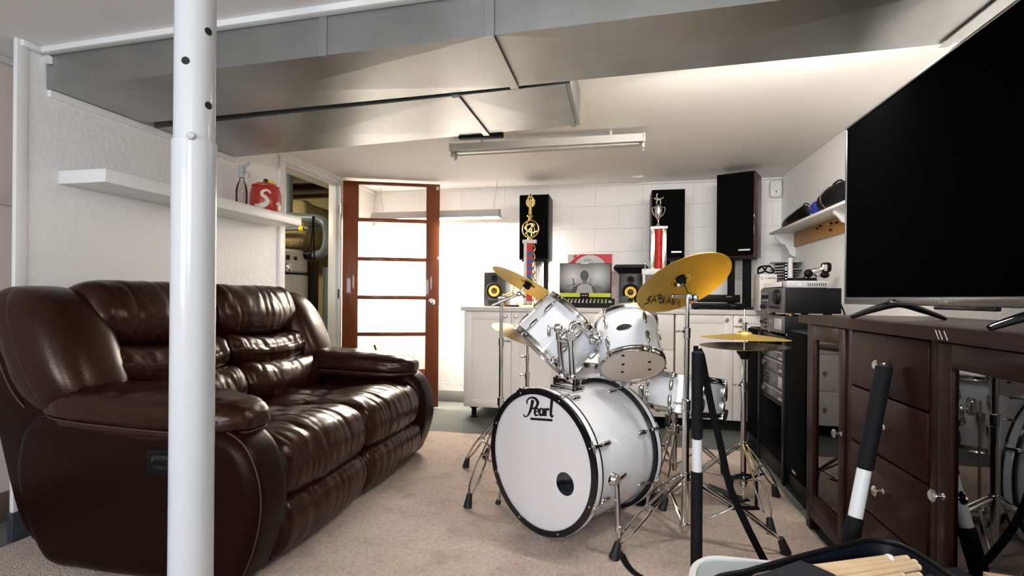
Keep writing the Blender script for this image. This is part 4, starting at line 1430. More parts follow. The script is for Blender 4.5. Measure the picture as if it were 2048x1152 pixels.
# ------------------------------------------------------------------ big loudspeakers on stands
def loudspeaker(name, label, xc, y, w, d, z0, z1, rot, side, stand_label, cols, badge):
    t = thing(name, label, 'speaker', (xc, y, z0))
    M4 = Matrix.Translation((xc, y, 0)) @ Matrix.Rotation(rot, 4, 'Z')
    m = MB(M4).b2((-w / 2, -d / 2, z0), (w / 2, d / 2, z1), .004)
    m.build('cabinet', side, t)
    MB(M4).b2((-w / 2 + .006, -d / 2 - .016, z0 + .008), (w / 2 - .006, -d / 2 + .002, z1 - .008), .005).build('grille', spk_black, t)
    if badge: MB(M4).b2((w * .10, -d / 2 - .0175, z0 + .045), (w * .40, -d / 2 - .0155, z0 + .056)).build('badge', silver, t)
    s = thing('speaker_stand', stand_label, 'stand', (xc, y, ZT))
    MB(M4).b2((-w * .42, -.01, ZT), (w * .42, d * .42, ZT + .016), .003).build('base', blk, s)
    MB(M4).b2((-w * .42, -d * .42, z0 - .016), (w * .42, d * .42, z0 - .0005), .003).build('top_plate', blk, s)
    for c in cols:
        MB(M4).b2((c[0] - c[1] / 2, .0, ZT + .016), (c[0] + c[1] / 2, .055, z0 - .016), .003).build('column', c[2], s)
Ys = 4.42
a, b = at(1038, 455, Y=Ys - .14), at(1097, 455, Y=Ys - .14)
loudspeaker('loudspeaker', 'tall black loudspeaker behind the gold figure trophy', (a.x + b.x) / 2, Ys, b.x - a.x, .26, at(1060, 519, Y=Ys - .14).z, at(1060, 389, Y=Ys - .14).z, 0, spk_case, 'black stand with grey column under the loudspeaker behind the gold trophy', [(.02, .05, steel), (.085, .035, blk)], False)
a, b = at(1303, 455, Y=Ys - .14), at(1370, 455, Y=Ys - .14)
loudspeaker('loudspeaker', 'tall black loudspeaker behind the silver cup trophy with the red column', (a.x + b.x) / 2, Ys, b.x - a.x, .26, at(1310, 517, Y=Ys - .14).z, at(1310, 379, Y=Ys - .14).z, 0, spk_case, 'black stand under the loudspeaker behind the silver cup trophy', [(0, .06, blk)], True)
pc = at(1478, 430, d=4.03)
loudspeaker('loudspeaker', 'large loudspeaker with walnut sides turned towards the sofa, near the right wall', pc.x, pc.y, .275, .25, at(1460, 514, d=3.93).z, at(1460, 345, d=3.93).z, math.radians(-24), walnut, 'black stand with narrow columns under the walnut sided loudspeaker', [(.055, .055, blk_matte), (-.06, .045, blk_matte)], True)

# ------------------------------------------------------------------ trophies
Yt = 4.20
def px_at(px, py, Y=Yt): return at(px, py, Y=Y)
bt = px_at(1058, 607)
tx = px_at(1060, 500).x
gt = thing('gold_trophy', 'tall gold trophy with a winged figure above a ring and red striped column', 'trophy', (tx, Yt, ZT))
k_ = px_at(1061, 500).x - px_at(1060, 500).x          # metres per pixel there
def zt(py): return px_at(1060, py).z
MB().b2((tx - 52 * k_, Yt - .06, ZT), (tx + 26 * k_, Yt + .06, ZT + .018), .004).build('base', walnut, gt)
MB().b2((tx - 18 * k_, Yt - .0625, ZT + .003), (tx + 10 * k_, Yt - .0595, ZT + .016)).build('plaque', gold, gt)
cz0, cz1 = ZT + .018, zt(487)
MB().b2((tx - 12 * k_, Yt - .012, cz0), (tx + 4 * k_, Yt + .03, cz1), .003).build('column', marble, gt)
MB().b2((tx - 6 * k_, Yt - .0135, cz0 + .03), (tx + 6 * k_, Yt - .010, cz1)).build('red_strip', red_gl, gt)
for kz in range(5):
    z = zt(508 + kz * 14.5)
    s_ = 6.5 * k_
    MB().prism([(0, -s_ * 1.1), (s_, 0), (0, s_ * 1.1), (-s_, 0)], (tx + .5 * k_, Yt - .0155, z), (1, 0, 0), (0, 0, 1), (0, .003, 0)).build('blue_diamond', blue_gl, gt)
tw = [V((tx + 8.5 * k_ + .006 * math.cos(a * .8), Yt + .006 * math.sin(a * .8), cz0 + (cz1 - cz0) * a / 60)) for a in range(61)]
MB().tube(tw, .0065, 8).build('twisted_post', gold, gt)
for dx in (-14, -2, 9):
    MB().cyl((tx + dx * k_, Yt - .02, ZT + .018), (tx + dx * k_, Yt - .02, ZT + .05), .007, .005, 12).build('base_post', gold, gt)
MB().b2((tx - 14 * k_, Yt - .03, cz1), (tx + 13 * k_, Yt + .035, zt(480)), .003).build('cap_plate', marble, gt)
c = V((tx, Yt, 0))
def prof(pts): return [(r * k_, zt(py) - 0) for r, py in pts]
MB().lathe(prof([(0, 480), (6, 480), (5, 477), (2.5, 473), (0, 473)]), c, seg=20).build('neck', gold, gt)
rc_ = V((tx + .5 * k_, Yt, zt(458)))
rg_ = MB()
for tlt in (0.0, 1.2):
    rg_.tube([rc_ + V((math.cos(a) * 16 * k_ * math.cos(tlt), math.sin(tlt) * math.cos(a) * 16 * k_, math.sin(a) * 17 * k_)) for a in [2 * PI * i / 40 for i in range(40)]], 1.3 * k_, 8, True)
rg_.build('ring', gold, gt)
rs = MB()
rs.stroke([(-12, 3), (-2, 10), (9, 8)], 2.6, rc_, V((k_, 0, 0)), V((0, 0, k_)), (0, .004, 0))
rs.stroke([(8, 9), (-3, -2), (-10, -9)], 2.6, rc_, V((k_, 0, 0)), V((0, 0, k_)), (0, .004, 0))
rs.stroke([(-12, 2), (2, -7), (14, -4)], 2.4, rc_, V((k_, 0, 0)), V((0, 0, k_)), (0, .004, 0))
rs.stroke([(2, 8), (2, -14)], 2.2, rc_, V((k_, 0, 0)), V((0, 0, k_)), (0, .004, 0))
rs.build('emblem', gold, gt)
MB().lathe(prof([(0, 442), (3, 442), (5, 438), (3, 436), (6, 434), (7, 431), (3, 430), (2.5, 426), (0, 426)]), c, seg=24).build('pedestal', gold, gt)
fg = MB()
fg.lathe(prof([(0, 428), (4, 428), (3, 418), (3.4, 412), (2.2, 408), (3.4, 402), (2.6, 399.5), (1.2, 398), (0, 398)]), c, seg=20)
fg.ball((tx, Yt, zt(395.6)), 2.2 * k_)
for s_ in (-1, 1):
    fg.tube(spline([(tx + s_ * 3 * k_, Yt, zt(401)), (tx + s_ * 4.5 * k_, Yt, zt(396)), (tx + s_ * 1.5 * k_, Yt, zt(391))], 5), 1.0 * k_, 8)
fg.build('figure', gold, gt)
wg = MB()
for s_ in (-1, 1):
    P = spline([(s_ * 2, -1), (s_ * 6, 5), (s_ * 9, 0), (s_ * 8, -8), (s_ * 3, -12)], 5)if False else [(s_ * 2, 2), (s_ * 5.5, 8), (s_ * 9, 3), (s_ * 9, -4), (s_ * 5, -10), (s_ * 2, -8)]
    wg.prism([(p[0] * k_, p[1] * k_) for p in P], (tx, Yt + .006, zt(404)), (1, 0, 0), (0, 0, 1), (0, .005, 0), .001)
wg.build('wing', gold, gt)
MB().tube([V((tx + 2.6 * k_ * math.cos(a), Yt, zt(391) + 2.6 * k_ * math.sin(a))) for a in [2 * PI * i / 20 for i in range(20)]], .9 * k_, 6, True).build('wreath', gold, gt)
# the small motorbike-like figure at its foot
mf = MB()
fx, fz = tx - 36 * k_, ZT + .018
Yf = Yt - .02
mf.tube(spline([(fx - 17 * k_, Yf, fz + 19 * k_), (fx - 6 * k_, Yf, fz + 21 * k_), (fx + 4 * k_, Yf, fz + 23 * k_), (fx + 14 * k_, Yf, fz + 13 * k_)], 5), [1.6 * k_] * 16, 8)
mf.tube(spline([(fx - 10 * k_, Yf, fz), (fx - 8 * k_, Yf, fz + 9 * k_), (fx, Yf, fz + 20 * k_), (fx + 4 * k_, Yf, fz + 30 * k_)], 5), [1.5 * k_] * 16, 8)
mf.tube(spline([(fx + 12 * k_, Yf, fz), (fx + 10 * k_, Yf, fz + 8 * k_), (fx + 2 * k_, Yf, fz + 19 * k_)], 5), [1.4 * k_] * 11, 8)
mf.ball((fx + 5 * k_, Yf, fz + 33 * k_), 3 * k_)
mf.ball((fx - 2 * k_, Yf, fz + 20 * k_), 4.5 * k_, (1.6, .8, .8))
mf.build('runner_figure', gold, gt)

rx_ = px_at(1316.5, 500).x
rt = thing('cup_trophy', 'tall trophy with a silver cup on a red glitter column and silver posts', 'trophy', (rx_, Yt, ZT))
kk_ = px_at(1317, 500).x - px_at(1316, 500).x
def zr(py): return px_at(1316, py).z
MB().b2((rx_ - 34 * kk_, Yt - .05, ZT), (rx_ + 34 * kk_, Yt + .05, ZT + .03), .004).build('base', marble, rt)
MB().b2((rx_ - 33 * kk_, Yt - .045, zr(550)), (rx_ + 33 * kk_, Yt + .045, zr(538)), .003).build('tier', marble, rt)
for dx in (-28, -9, 9, 28):
    MB().cyl((rx_ + dx * kk_, Yt, ZT + .03), (rx_ + dx * kk_, Yt, zr(550)), 4 * kk_, 4 * kk_, 14).build('tier_post', silver, rt)
MB().cyl((rx_ + 1 * kk_, Yt, zr(538)), (rx_ + 1 * kk_, Yt, zr(459)), 7.5 * kk_, 7.5 * kk_, 20).build('red_column', red_gl, rt)
for dx in (-11, 12):
    MB().b2((rx_ + (dx - 4.2) * kk_, Yt - .012, zr(538)), (rx_ + (dx + 4.2) * kk_, Yt + .02, zr(459)), .002).build('silver_post', silver, rt)
MB().b2((rx_ - 16.5 * kk_, Yt - .035, zr(459)), (rx_ + 18 * kk_, Yt + .035, zr(453)), .002).build('cap_plate', silver, rt)
MB().lathe([(0, zr(537)), (2.5 * kk_, zr(536)), (1 * kk_, zr(532)), (2.5 * kk_, zr(528)), (1.5 * kk_, zr(524)), (0, zr(522))], (rx_ - 26 * kk_, Yt, 0), seg=14).build('finial', silver, rt)
MB().lathe([(0, zr(453)), (6 * kk_, zr(453)), (3 * kk_, zr(449)), (1.4 * kk_, zr(444)), (2 * kk_, zr(440)), (5 * kk_, zr(435)), (7.5 * kk_, zr(424)), (7 * kk_, zr(415)), (8 * kk_, zr(413)), (5 * kk_, zr(411)), (2 * kk_, zr(409)), (0, zr(409))], (rx_, Yt, 0), seg=28).build('cup', silver, rt)
for s_ in (-1, 1):
    MB().tube(spline([(rx_ + s_ * 5 * kk_, Yt, zr(434)), (rx_ + s_ * 10 * kk_, Yt, zr(428)), (rx_ + s_ * 12.5 * kk_, Yt, zr(420)), (rx_ + s_ * 12 * kk_, Yt, zr(415)), (rx_ + s_ * 8 * kk_, Yt, zr(416))], 5), 1.1 * kk_, 8).build('cup_handle', silver, rt)
rf_ = MB()
rf_.tube(spline([(rx_ - 3.5 * kk_, Yt, zr(409)), (rx_ - 4 * kk_, Yt, zr(403)), (rx_ - 1 * kk_, Yt, zr(399))], 4), 1.3 * kk_, 8)
rf_.tube(spline([(rx_ + 3.5 * kk_, Yt, zr(409)), (rx_ + 4 * kk_, Yt, zr(403)), (rx_ + 2 * kk_, Yt, zr(399))], 4), 1.3 * kk_, 8)
rf_.tube(spline([(rx_ - 9 * kk_, Yt, zr(396)), (rx_ - 3 * kk_, Yt, zr(399)), (rx_ + 4 * kk_, Yt, zr(398)), (rx_ + 10 * kk_, Yt, zr(394.5))], 4), [1.6 * kk_] * 4 + [2.6 * kk_] * 5 + [1.5 * kk_] * 4, 8)
rf_.tube(spline([(rx_ - 2 * kk_, Yt, zr(398)), (rx_ - 4 * kk_, Yt, zr(392)), (rx_ - 3 * kk_, Yt, zr(389))], 4), 1.5 * kk_, 8)
rf_.ball((rx_ - 3 * kk_, Yt, zr(388.5)), 1.9 * kk_)
rf_.build('rider_figure', silver, rt)

# ------------------------------------------------------------------ boxes and desk gear
def gp_mat():
    m = M_('printed_stage_photo', (0.12, 0.12, 0.12), 0.5, spec=0.2)
    nt = m.node_tree
    b = nt.nodes['Principled BSDF']
    tc = nt.nodes.new('ShaderNodeTexCoord')
    prev = None
    for (cx, cz, s) in ((-.10, .262, 6.2), (.105, .262, 6.2)):
        mp = nt.nodes.new('ShaderNodeMapping')
        mp.inputs['Location'].default_value = (-cx * s, 0, -cz * s)
        mp.inputs['Scale'].default_value = (s, 0, s)
        g = nt.nodes.new('ShaderNodeTexGradient')
        g.gradient_type = 'SPHERICAL'
        nt.links.new(tc.outputs['Object'], mp.inputs['Vector'])
        nt.links.new(mp.outputs['Vector'], g.inputs['Vector'])
        if prev is None: prev = g.outputs['Fac']
        else:
            ad = nt.nodes.new('ShaderNodeMath')
            nt.links.new(prev, ad.inputs[0])
            nt.links.new(g.outputs['Fac'], ad.inputs[1])
            prev = ad.outputs[0]
    rp = nt.nodes.new('ShaderNodeValToRGB')
    rp.color_ramp.elements[0].color = (0.012, 0.012, 0.013, 1)
    rp.color_ramp.elements[1].color = (0.62, 0.62, 0.63, 1)
    nt.links.new(prev, rp.inputs['Fac'])
    nt.links.new(rp.outputs['Color'], b.inputs['Base Color'])
    return m
Yb = 4.40
a, b = at(1119, 590, Y=Yb), at(1222, 526, Y=Yb)
mb_ = thing('drum_pedal_box', 'dark box printed with a drummer seen from behind above a lime green band', 'box', ((a.x + b.x) / 2, Yb, ZT))
zl0, zl1 = at(1170, 594, Y=Yb).z, at(1170, 586, Y=Yb).z
MB().b2((a.x, Yb + .004, ZT), (b.x, Yb + .16, b.z), .002).build('carton', blk, mb_)
pm = MB().b2((a.x + .003, Yb + .001, zl1), (b.x - .003, Yb + .0045, b.z - .004))
xc = (a.x + b.x) / 2
ph = pm.build('stage_photo', gp_mat(), mb_)
# object coordinates: the print is laid out around the box's base point
MB().b2((a.x + .001, Yb, zl0), (b.x - .001, Yb + .0045, zl1)).build('lime_band', lime, mb_)
def bx2(px, py): return at(px, py, Y=Yb + .001)
def poly_px(pts, Y, mat, name, par, dep=.0015):
    P = [at(p[0], p[1], Y=Y) for p in pts]
    MB().prism([(p.x, p.z) for p in P], (0, Y, 0), (1, 0, 0), (0, 0, 1), (0, -dep, 0)).build(name, mat, par, 0)
dk, gy_ = M_('dark_print', (0.02, 0.02, 0.02), .4), M_('grey_print', (0.34, 0.33, 0.32), .4)
mid = M_('mid_print', (0.11, 0.105, 0.10), .4)
poly_px([(1140, 586), (1146, 574), (1158, 568), (1166, 566), (1172, 566), (1180, 568), (1190, 574), (1194, 586)], Yb + .001, dk, 'printed_sleeves', mb_)
poly_px([(1152, 586), (1156, 572), (1165, 567), (1174, 567), (1183, 572), (1186, 586)], Yb - .0002, gy_, 'printed_shirt', mb_)
hdp = [(1169 + 8.6 * math.cos(t), 551 + 10.5 * math.sin(t)) for t in [2 * PI * i / 20 for i in range(20)]]
poly_px([(1165, 568), (1165, 556), (1174, 556), (1174, 568)], Yb - .0003, mid, 'printed_neck', mb_)
poly_px(hdp, Yb - .0006, dk, 'printed_head', mb_)
for pts in ([(1132, 572), (1150, 567), (1150, 569), (1134, 574)], [(1190, 569), (1204, 574), (1210, 582), (1192, 580)], [(1144, 556), (1147, 556), (1150, 570), (1147, 570)], [(1180, 556), (1182, 556), (1180, 568), (1178, 568)]):
    poly_px(pts, Yb + .0005, mid, 'printed_kit', mb_)
poly_px([(1160, 586), (1178, 586), (1178, 594), (1160, 594)], Yb - .0005, blk, 'printed_badge', mb_)
text('lettering', 'MAPEX', .016, at(1169, 591, Y=Yb - .002) + V((0, 0, 0)), (1, 0, 0), (0, 0, 1), card_white, mb_, fit=.052)
poly_px([(1162, 525), (1177, 525), (1177, 528), (1162, 528)], Yb - .0002, card_white, 'printed_label', mb_)
a2, b2p = at(1136, 530, Y=Yb + .19), at(1224, 508, Y=Yb + .19)
eb = thing('drum_head_box', 'red and white flat drum head carton standing behind the drummer box', 'box', ((a2.x + b2p.x) / 2, Yb + .2, ZT))
MB().b2((a2.x, Yb + .19, ZT), (b2p.x, Yb + .23, b2p.z), .002).build('carton', card_red, eb)
Ye = Yb + .19
arc = [(1180 + 34 * math.cos(t), 541 - 31 * math.sin(t)) for t in [PI * i / 24 for i in range(25)]]
poly_px(arc, Ye + .0005, card_white, 'printed_drum_head', eb)
poly_px([(1136.5, 508.5), (1162, 508.5), (1150, 516), (1139, 526), (1136.5, 526)], Ye + .0005, card_white, 'white_corner', eb)
poly_px([(1148, 510), (1156, 510), (1150, 517), (1146, 514)], Ye - .0002, card_red, 'red_flash', eb)
text('lettering', 'EVANS', .022, at(1176, 520.5, Y=Ye - .002), (1, 0, 0), (0, 0, 1), ink, eb, fit=.066)

# mixer in front of the drummer box
a, b = at(1113, 609, Y=4.22), at(1229, 609, Y=4.22)
mx = thing('mixing_desk', 'black mixing desk with rows of pale knobs in front of the drummer box', 'mixer', ((a.x + b.x) / 2, 4.28, ZT))
MB().prism([(4.20, ZT), (4.38, ZT), (4.38, ZT + .075), (4.20, ZT + .035)], (a.x, 0, 0), (0, 1, 0), (0, 0, 1), (b.x - a.x, 0, 0), .003).build('case', blk, mx)
nrm = V((0, -.04, .18)).normalized()
for r_, (yy, sz, mt) in enumerate(((4.225, .0060, card_white), (4.255, .0050, grey_pl), (4.285, .0050, silver_pl), (4.315, .0050, grey_pl))):
    m = MB()
    for k in range(13):
        x = a.x + .03 + k * (b.x - a.x - .10) / 12
        z = ZT + .035 + (yy - 4.20) / .18 * .04
        m.cyl(V((x, yy, z)), V((x, yy, z)) + nrm * .012, sz, sz * .8, 10)
    m.build('knob_row', mt, mx)
MB().cyl((b.x - .035, 4.24, ZT + .04), (b.x - .035, 4.238, ZT + .058), .016, .014, 16).build('master_dial', silver_pl, mx)

# little things around the second monitor
a, b = at(1238, 612, Y=4.20), at(1257, 592, Y=4.20)
tag(MB().b2((a.x, 4.20, ZT), (b.x, 4.26, b.z), .002).build('green_carton', green_box, None, 35, (a.x, 4.2, ZT)), 'small dark green carton standing in front of the capped studio monitor', 'box')
a = at(1266, 605, Y=4.19)
tag(MB().lathe([(0, 0), (.032, 0), (.034, .02), (.026, .035), (.028, .06), (.020, .075), (0, .078)], (a.x, 4.19, ZT), seg=20).build('black_pot', blk_gloss, None, 35, (a.x, 4.19, ZT)), 'small dark pot beside the green carton below the large cymbal', 'pot')
# players under the walnut speaker
a, b = at(1392, 608, Y=4.14), at(1495, 601, Y=4.14)
for k, (zb_, zt_, lab, ya) in enumerate(((ZT, ZT + .048, 'slim black disc player lying on the worktop, lower of two', 4.06), (ZT + .050, ZT + .112, 'black video player stacked on the slim disc player behind the cymbal', 4.07))):
    t = thing('disc_player', lab, 'player', ((a.x + b.x) / 2 - .02, ya, zb_))
    x0, x1 = a.x - .03 - .02 * k, b.x - .035 - .03 * k
    MB().b2((x0, ya, zb_ + .004), (x1, ya + .125, zt_), .003).build('case', blk, t)
    MB().b2((x0 + .03, ya - .002, (zb_ + zt_) / 2), (x0 + .15, ya + .001, (zb_ + zt_) / 2 + .012)).build('disc_tray', blk_gloss, t)
    MB().b2((x1 - .10, ya - .002, zt_ - .018), (x1 - .06, ya + .001, zt_ - .013)).build('trim_line', silver, t)
    for x in (x0 + .03, x1 - .03): MB().b2((x - .012, ya + .02, zb_), (x + .012, ya + .12, zb_ + .005)).build('foot', rubber, t)
# software box and what lies on it
Yq = 3.93
a, b = at(1519, 611, Y=Yq), at(1554, 548, Y=Yq)
cb_ = thing('software_box', 'white software carton with small black lettering beside the disc rack', 'box', ((a.x + b.x) / 2, Yq + .08, ZT))
MB().b2((a.x, Yq, ZT), (b.x, Yq + .17, b.z), .002).build('carton', card_white, cb_)
text('lettering', 'CUBASE', .018, at(1540, 556.5, Y=Yq - .001), (1, 0, 0), (0, 0, 1), dk, cb_, fit=.072)
q = at(1523.5, 556.5, Y=Yq - .001)
MB().stroke([(.007, .010), (-.006, 0), (.007, -.010)], .0045, q, (1, 0, 0), (0, 0, 1), (0, .001, 0), sm=False).build('emblem', dk, cb_)
for k in range(3):
    p = at(1520, 570 + k * 5, Y=Yq - .0008)
    MB().b2((a.x + .01, Yq - .0008, p.z), (b.x - .01, Yq + .0005, p.z + .0012)).build('printed_line', grey_card, cb_)
hb = MB()
z_ = b.z + .006
for pts in ([(-.05, 0, 0), (-.045, .01, .035), (-.02, .02, .05), (0, .02, .02), (-.03, .0, .004), (-.05, 0, 0)], [(.0, .02, .02), (.02, .02, .055), (.05, .03, .04), (.06, .03, .012), (.03, .01, .004), (0, .02, .02)], [(-.04, .03, .03), (0, .05, .055), (.05, .05, .05)]):
    hb.tube(spline([V((a.x + .045 + p[0], Yq + .03 + p[1], z_ + p[2])) for p in pts], 6), .006, 8)
tag(hb.build('black_strap', webbing), 'crumpled black strap lying on top of the white software carton', 'strap')
# disc rack with white posts
cx_, cy_ = at(1572, 560, Y=4.22).x, 4.22
dkr = thing('disc_rack', 'stack of black discs between three white posts beside the right wall', 'rack', (cx_, cy_, ZT))
zz1 = at(1572, 516, Y=4.14).z
MB().cyl((cx_, cy_, ZT), (cx_, cy_, ZT + .02), .115, .115, 36, .003).build('base', white_pl, dkr)
kp = 0.00375
for (dx, dy_, top) in ((.0, -.095, zz1), (-.085, .05, zz1 - .02), (.085, .05, zz1 - .01)):
    MB().cyl((cx_ + dx, cy_ + dy_, ZT + .02), (cx_ + dx, cy_ + dy_, top), .017, .017, 20, .002).build('post', white_pl, dkr)
z = ZT + .04
n = 0
while z < zz1 - .05:
    MB().cyl((cx_, cy_, z), (cx_, cy_, z + .012), .082, .082, 32, .002).build('disc', blk_gloss, dkr)
    z += .021
    n += 1
for z in (zz1 - .085, zz1 - .033):
    MB().cyl((cx_, cy_, z), (cx_, cy_, z + .007), .108, .108, 36).build('divider', silver_pl, dkr)
MB().cyl((cx_, cy_, ZT + .02), (cx_, cy_, zz1 - .03), .012, .012, 14).build('spindle', blk, dkr)
# ================================================================== drum kit
KIT = 'white drum kit'


def drum(name, label, c0, axis, R, L, lugs, phase, hoop='steel', head_top=head_white, head_bot=head_clear, badge=None, xdir=None, rod=True, port=None, tight=1.0):
    """a drum whose bottom head's middle is c0 and whose axis runs up to the batter head"""
    c0 = V(c0)
    a = V(axis).normalized()
    x = frame(a)[0] if xdir is None else (V(xdir) - a * V(xdir).dot(a)).normalized()
    y = a.cross(x)
    t = thing(name, label, 'drum', c0 + a * (L / 2), KIT)
    rs = R * .93
    m = MB().lathe([(rs - .008, .014), (rs, .014), (rs, L - .014), (rs - .008, L - .014), (rs - .008, .014)], c0, a, 72, xdir=x)
    m.build('shell', drum_white, t)
    for nm, s0, s1, mt, rr in (('batter_head', L - .012, L - .004, head_top, None), ('resonant_head', .012, .004, head_bot, port)):
        if rr is None:
            MB().lathe([(rs + .004, s0), (rs + .003, s1), (rs - .010, s1 + (.001 if s1 > s0 else -.001)), (0, s1 + (.001 if s1 > s0 else -.001))], c0, a, 72, xdir=x).build(nm, mt, t)
        else:
            ph_c, ph_r = rr
            bm = bmesh.new()
            outer = [bm.verts.new(c0 + a * s1 + (x * math.cos(k * 2 * PI / 96) + y * math.sin(k * 2 * PI / 96)) * (rs + .003)) for k in range(96)]
            inner = [bm.verts.new(ph_c + (x * math.cos(k * 2 * PI / 48) + y * math.sin(k * 2 * PI / 48)) * ph_r) for k in range(48)]
            es = [bm.edges.new((outer[k], outer[(k + 1) % 96])) for k in range(96)] + [bm.edges.new((inner[k], inner[(k + 1) % 48])) for k in range(48)]
            bmesh.ops.triangle_fill(bm, edges=es, use_beauty=True)
            bm.verts.index_update()
            m = MB().add([v.co.copy() for v in bm.verts], [[v.index for v in f.verts] for f in bm.faces])
            bm.free()
            m.build(nm, mt, t, 60)
    if hoop == 'steel':
        for z0, s_ in ((0, 1), (L, -1)):
            MB().lathe([(R * .955, z0 + s_ * .024), (R, z0 + s_ * .024), (R, z0 + s_ * .019), (R * .965, z0 + s_ * .016), (R * .965, z0 + s_ * .004), (R * .99, z0 - s_ * .001), (R * .975, z0 - s_ * .004), (R * .945, z0 - s_ * .002), (R * .945, z0 + s_ * .014), (R * .955, z0 + s_ * .024)], c0, a, 72, xdir=x).build('hoop', chrome, t)
    else:
        for z0, s_ in ((0, 1), (L, -1)):
            hp = MB().lathe([(rs - .004, z0 - s_ * .006), (R, z0 - s_ * .006), (R + .001, z0 - s_ * .002), (R + .001, z0 + s_ * .036), (R, z0 + s_ * .040), (rs + .004, z0 + s_ * .040), (rs + .004, z0 + s_ * .002), (rs - .004, z0 - s_ * .006)], c0, a, 96, xdir=x).build('hoop', hoop_blk, t)
            MB().lathe([(R + .0012, z0 + s_ * .005), (R + .0022, z0 + s_ * .006), (R + .0022, z0 + s_ * .028), (R + .0012, z0 + s_ * .029)], c0, a, 96, xdir=x).build('inlay', drum_white, hp)
    for k in range(lugs):
        an = phase + 2 * PI * k / lugs
        n = x * math.cos(an) + y * math.sin(an)
        tt = a.cross(n)
        Rm = Matrix((tt, n, a)).transposed()
        sides = ((.30, -1), (.70, 1)) if L > .17 else ((.5, 0),)
        for zf, s_ in sides:
            if hoop != 'steel': zf = .22 if s_ < 0 else .78
            m = MB()
            zc = L * zf
            m.blob(c0 + a * zc + n * (rs + .006), (.0105 * tight, .012, .030 * tight), 2.8, 5, Rm)
            lg = m.build('lug', chrome, t)
            rods = ((-1,), (1,), (-1, 1))[0 if s_ < 0 else (1 if s_ > 0 else 2)]
            for q in rods:
                zend = (.006 if q < 0 else L - .006)
                off = rs + .012 if hoop == 'steel' else rs + .014
                r_ = MB().cyl(c0 + a * (zc + q * .02) + n * off, c0 + a * zend + n * (off + .001), .0032, .0032, 8)
                if hoop == 'steel':
                    r_.cyl(c0 + a * (zend - q * .004) + n * off, c0 + a * (zend + q * .010) + n * off, .0058, .0050, 8)
                    r_.box(c0 + a * (zend - q * .012) + n * (off - .002), (.018, .014, .012), .003, Rm)
                else:
                    r_.box(c0 + a * (zend + q * .001) + n * (R - .004), (.020, .030, .012), .003, Rm)
                    r_.box(c0 + a * (zend - q * .020) + n * (R + .008), (.014, .010, .050), .003, Rm)
                    r_.ball(c0 + a * (zend + q * .008) + n * (R - .012), .006, seg=10)
                    if k % 1 == 0:
                        r_.bar(c0 + a * (zend + q * .006) + n * (off + .010) - tt * .024, c0 + a * (zend + q * .006) + n * (off + .010) + tt * .024, .006, .007, .002)
                r_.build('tension_rod', chrome, lg)
    return t, a, x, y, rs


# ------------------------------------------------------------------ bass drum
BD = V((.574, .819, 0)).normalized()
BF = V((-.325, 2.131, .318))
BR, BL = .302, .455
bright = BD.cross(V((0, 0, 1)))
def bpt(px, py): return atp(px, py, BF - BD * -.004, BD)
pc_ = bpt(1130, 968)
bass, _, _, _, brs = drum('bass_drum', 'large white bass drum with black hoops and a port hole in its front head', BF, BD, BR, BL, 8, math.radians(22.5), 'wood', head_white, head_white, xdir=bright, port=(pc_ , .046), tight=1.0)
# the maker's name on the front head
bo = bpt(1047, 838)
bx_1, by_1 = bpt(1108, 842.5) - bo, bpt(1047, 795) - bo
bs = bx_1.length / 1.72
BXu, BYu = bx_1 / 1.72, by_1 / 1.0
lm = MB()
dep = -BD * .0012
off = -BD * .0005
def S(pts, w, sm=True): lm.stroke(pts, [q * 1.2 for q in w] if isinstance(w, list) else w * 1.25, bo + off, BXu, BYu, dep, 7, sm)
S([(.02, .22), (.08, .13), (.24, .16), (.42, .42), (.56, .90)], [.05, .05, .05, .12, .14])
S([(.24, .70), (.22, .86), (.42, 1.0), (.68, .98), (.84, .80), (.74, .58), (.52, .50)], [.05, .06, .07, .09, .13, .09, .05])
S([(.68, .36), (.84, .40), (.86, .50), (.74, .52), (.67, .36), (.72, .22), (.88, .24)], [.04, .05, .06, .08, .11, .08, .04])
S([(1.12, .50), (1.00, .52), (.94, .36), (1.0, .22), (1.12, .32)], [.05, .07, .12, .07, .05])
S([(1.16, .54), (1.14, .20)], .10, False)
S([(1.28, .55), (1.27, .20)], .10, False)
S([(1.28, .40), (1.36, .53), (1.46, .48)], [.04, .07, .10])
S([(1.62, .96), (1.56, .34), (1.62, .20), (1.70, .26)], [.12, .11, .08, .04])
S([(.42, .04), (1.64, .04)], .085, False)
lm.build('lettering', ink, bass, 0)
# folded blanket inside the drum
bc0 = BF + BD * .19 + V((0, 0, -.205)) + bright * .03
Rm = Matrix((bright, BD, V((0, 0, 1)))).transposed()
dm = MB().blob(bc0, (.12, .11, .062), 3, 12, Rm, lambda q, p: .012 * noise.noise(p * 22))
tag(dm.build('damping_blanket', M_('blue_white_cloth', (.22, .27, .36), .8, mottle=(16, 1.2, (.02, .03, .06))), None, 50, bc0), 'bluish blanket stuffed inside the bass drum, glimpsed through its port hole', 'blanket')
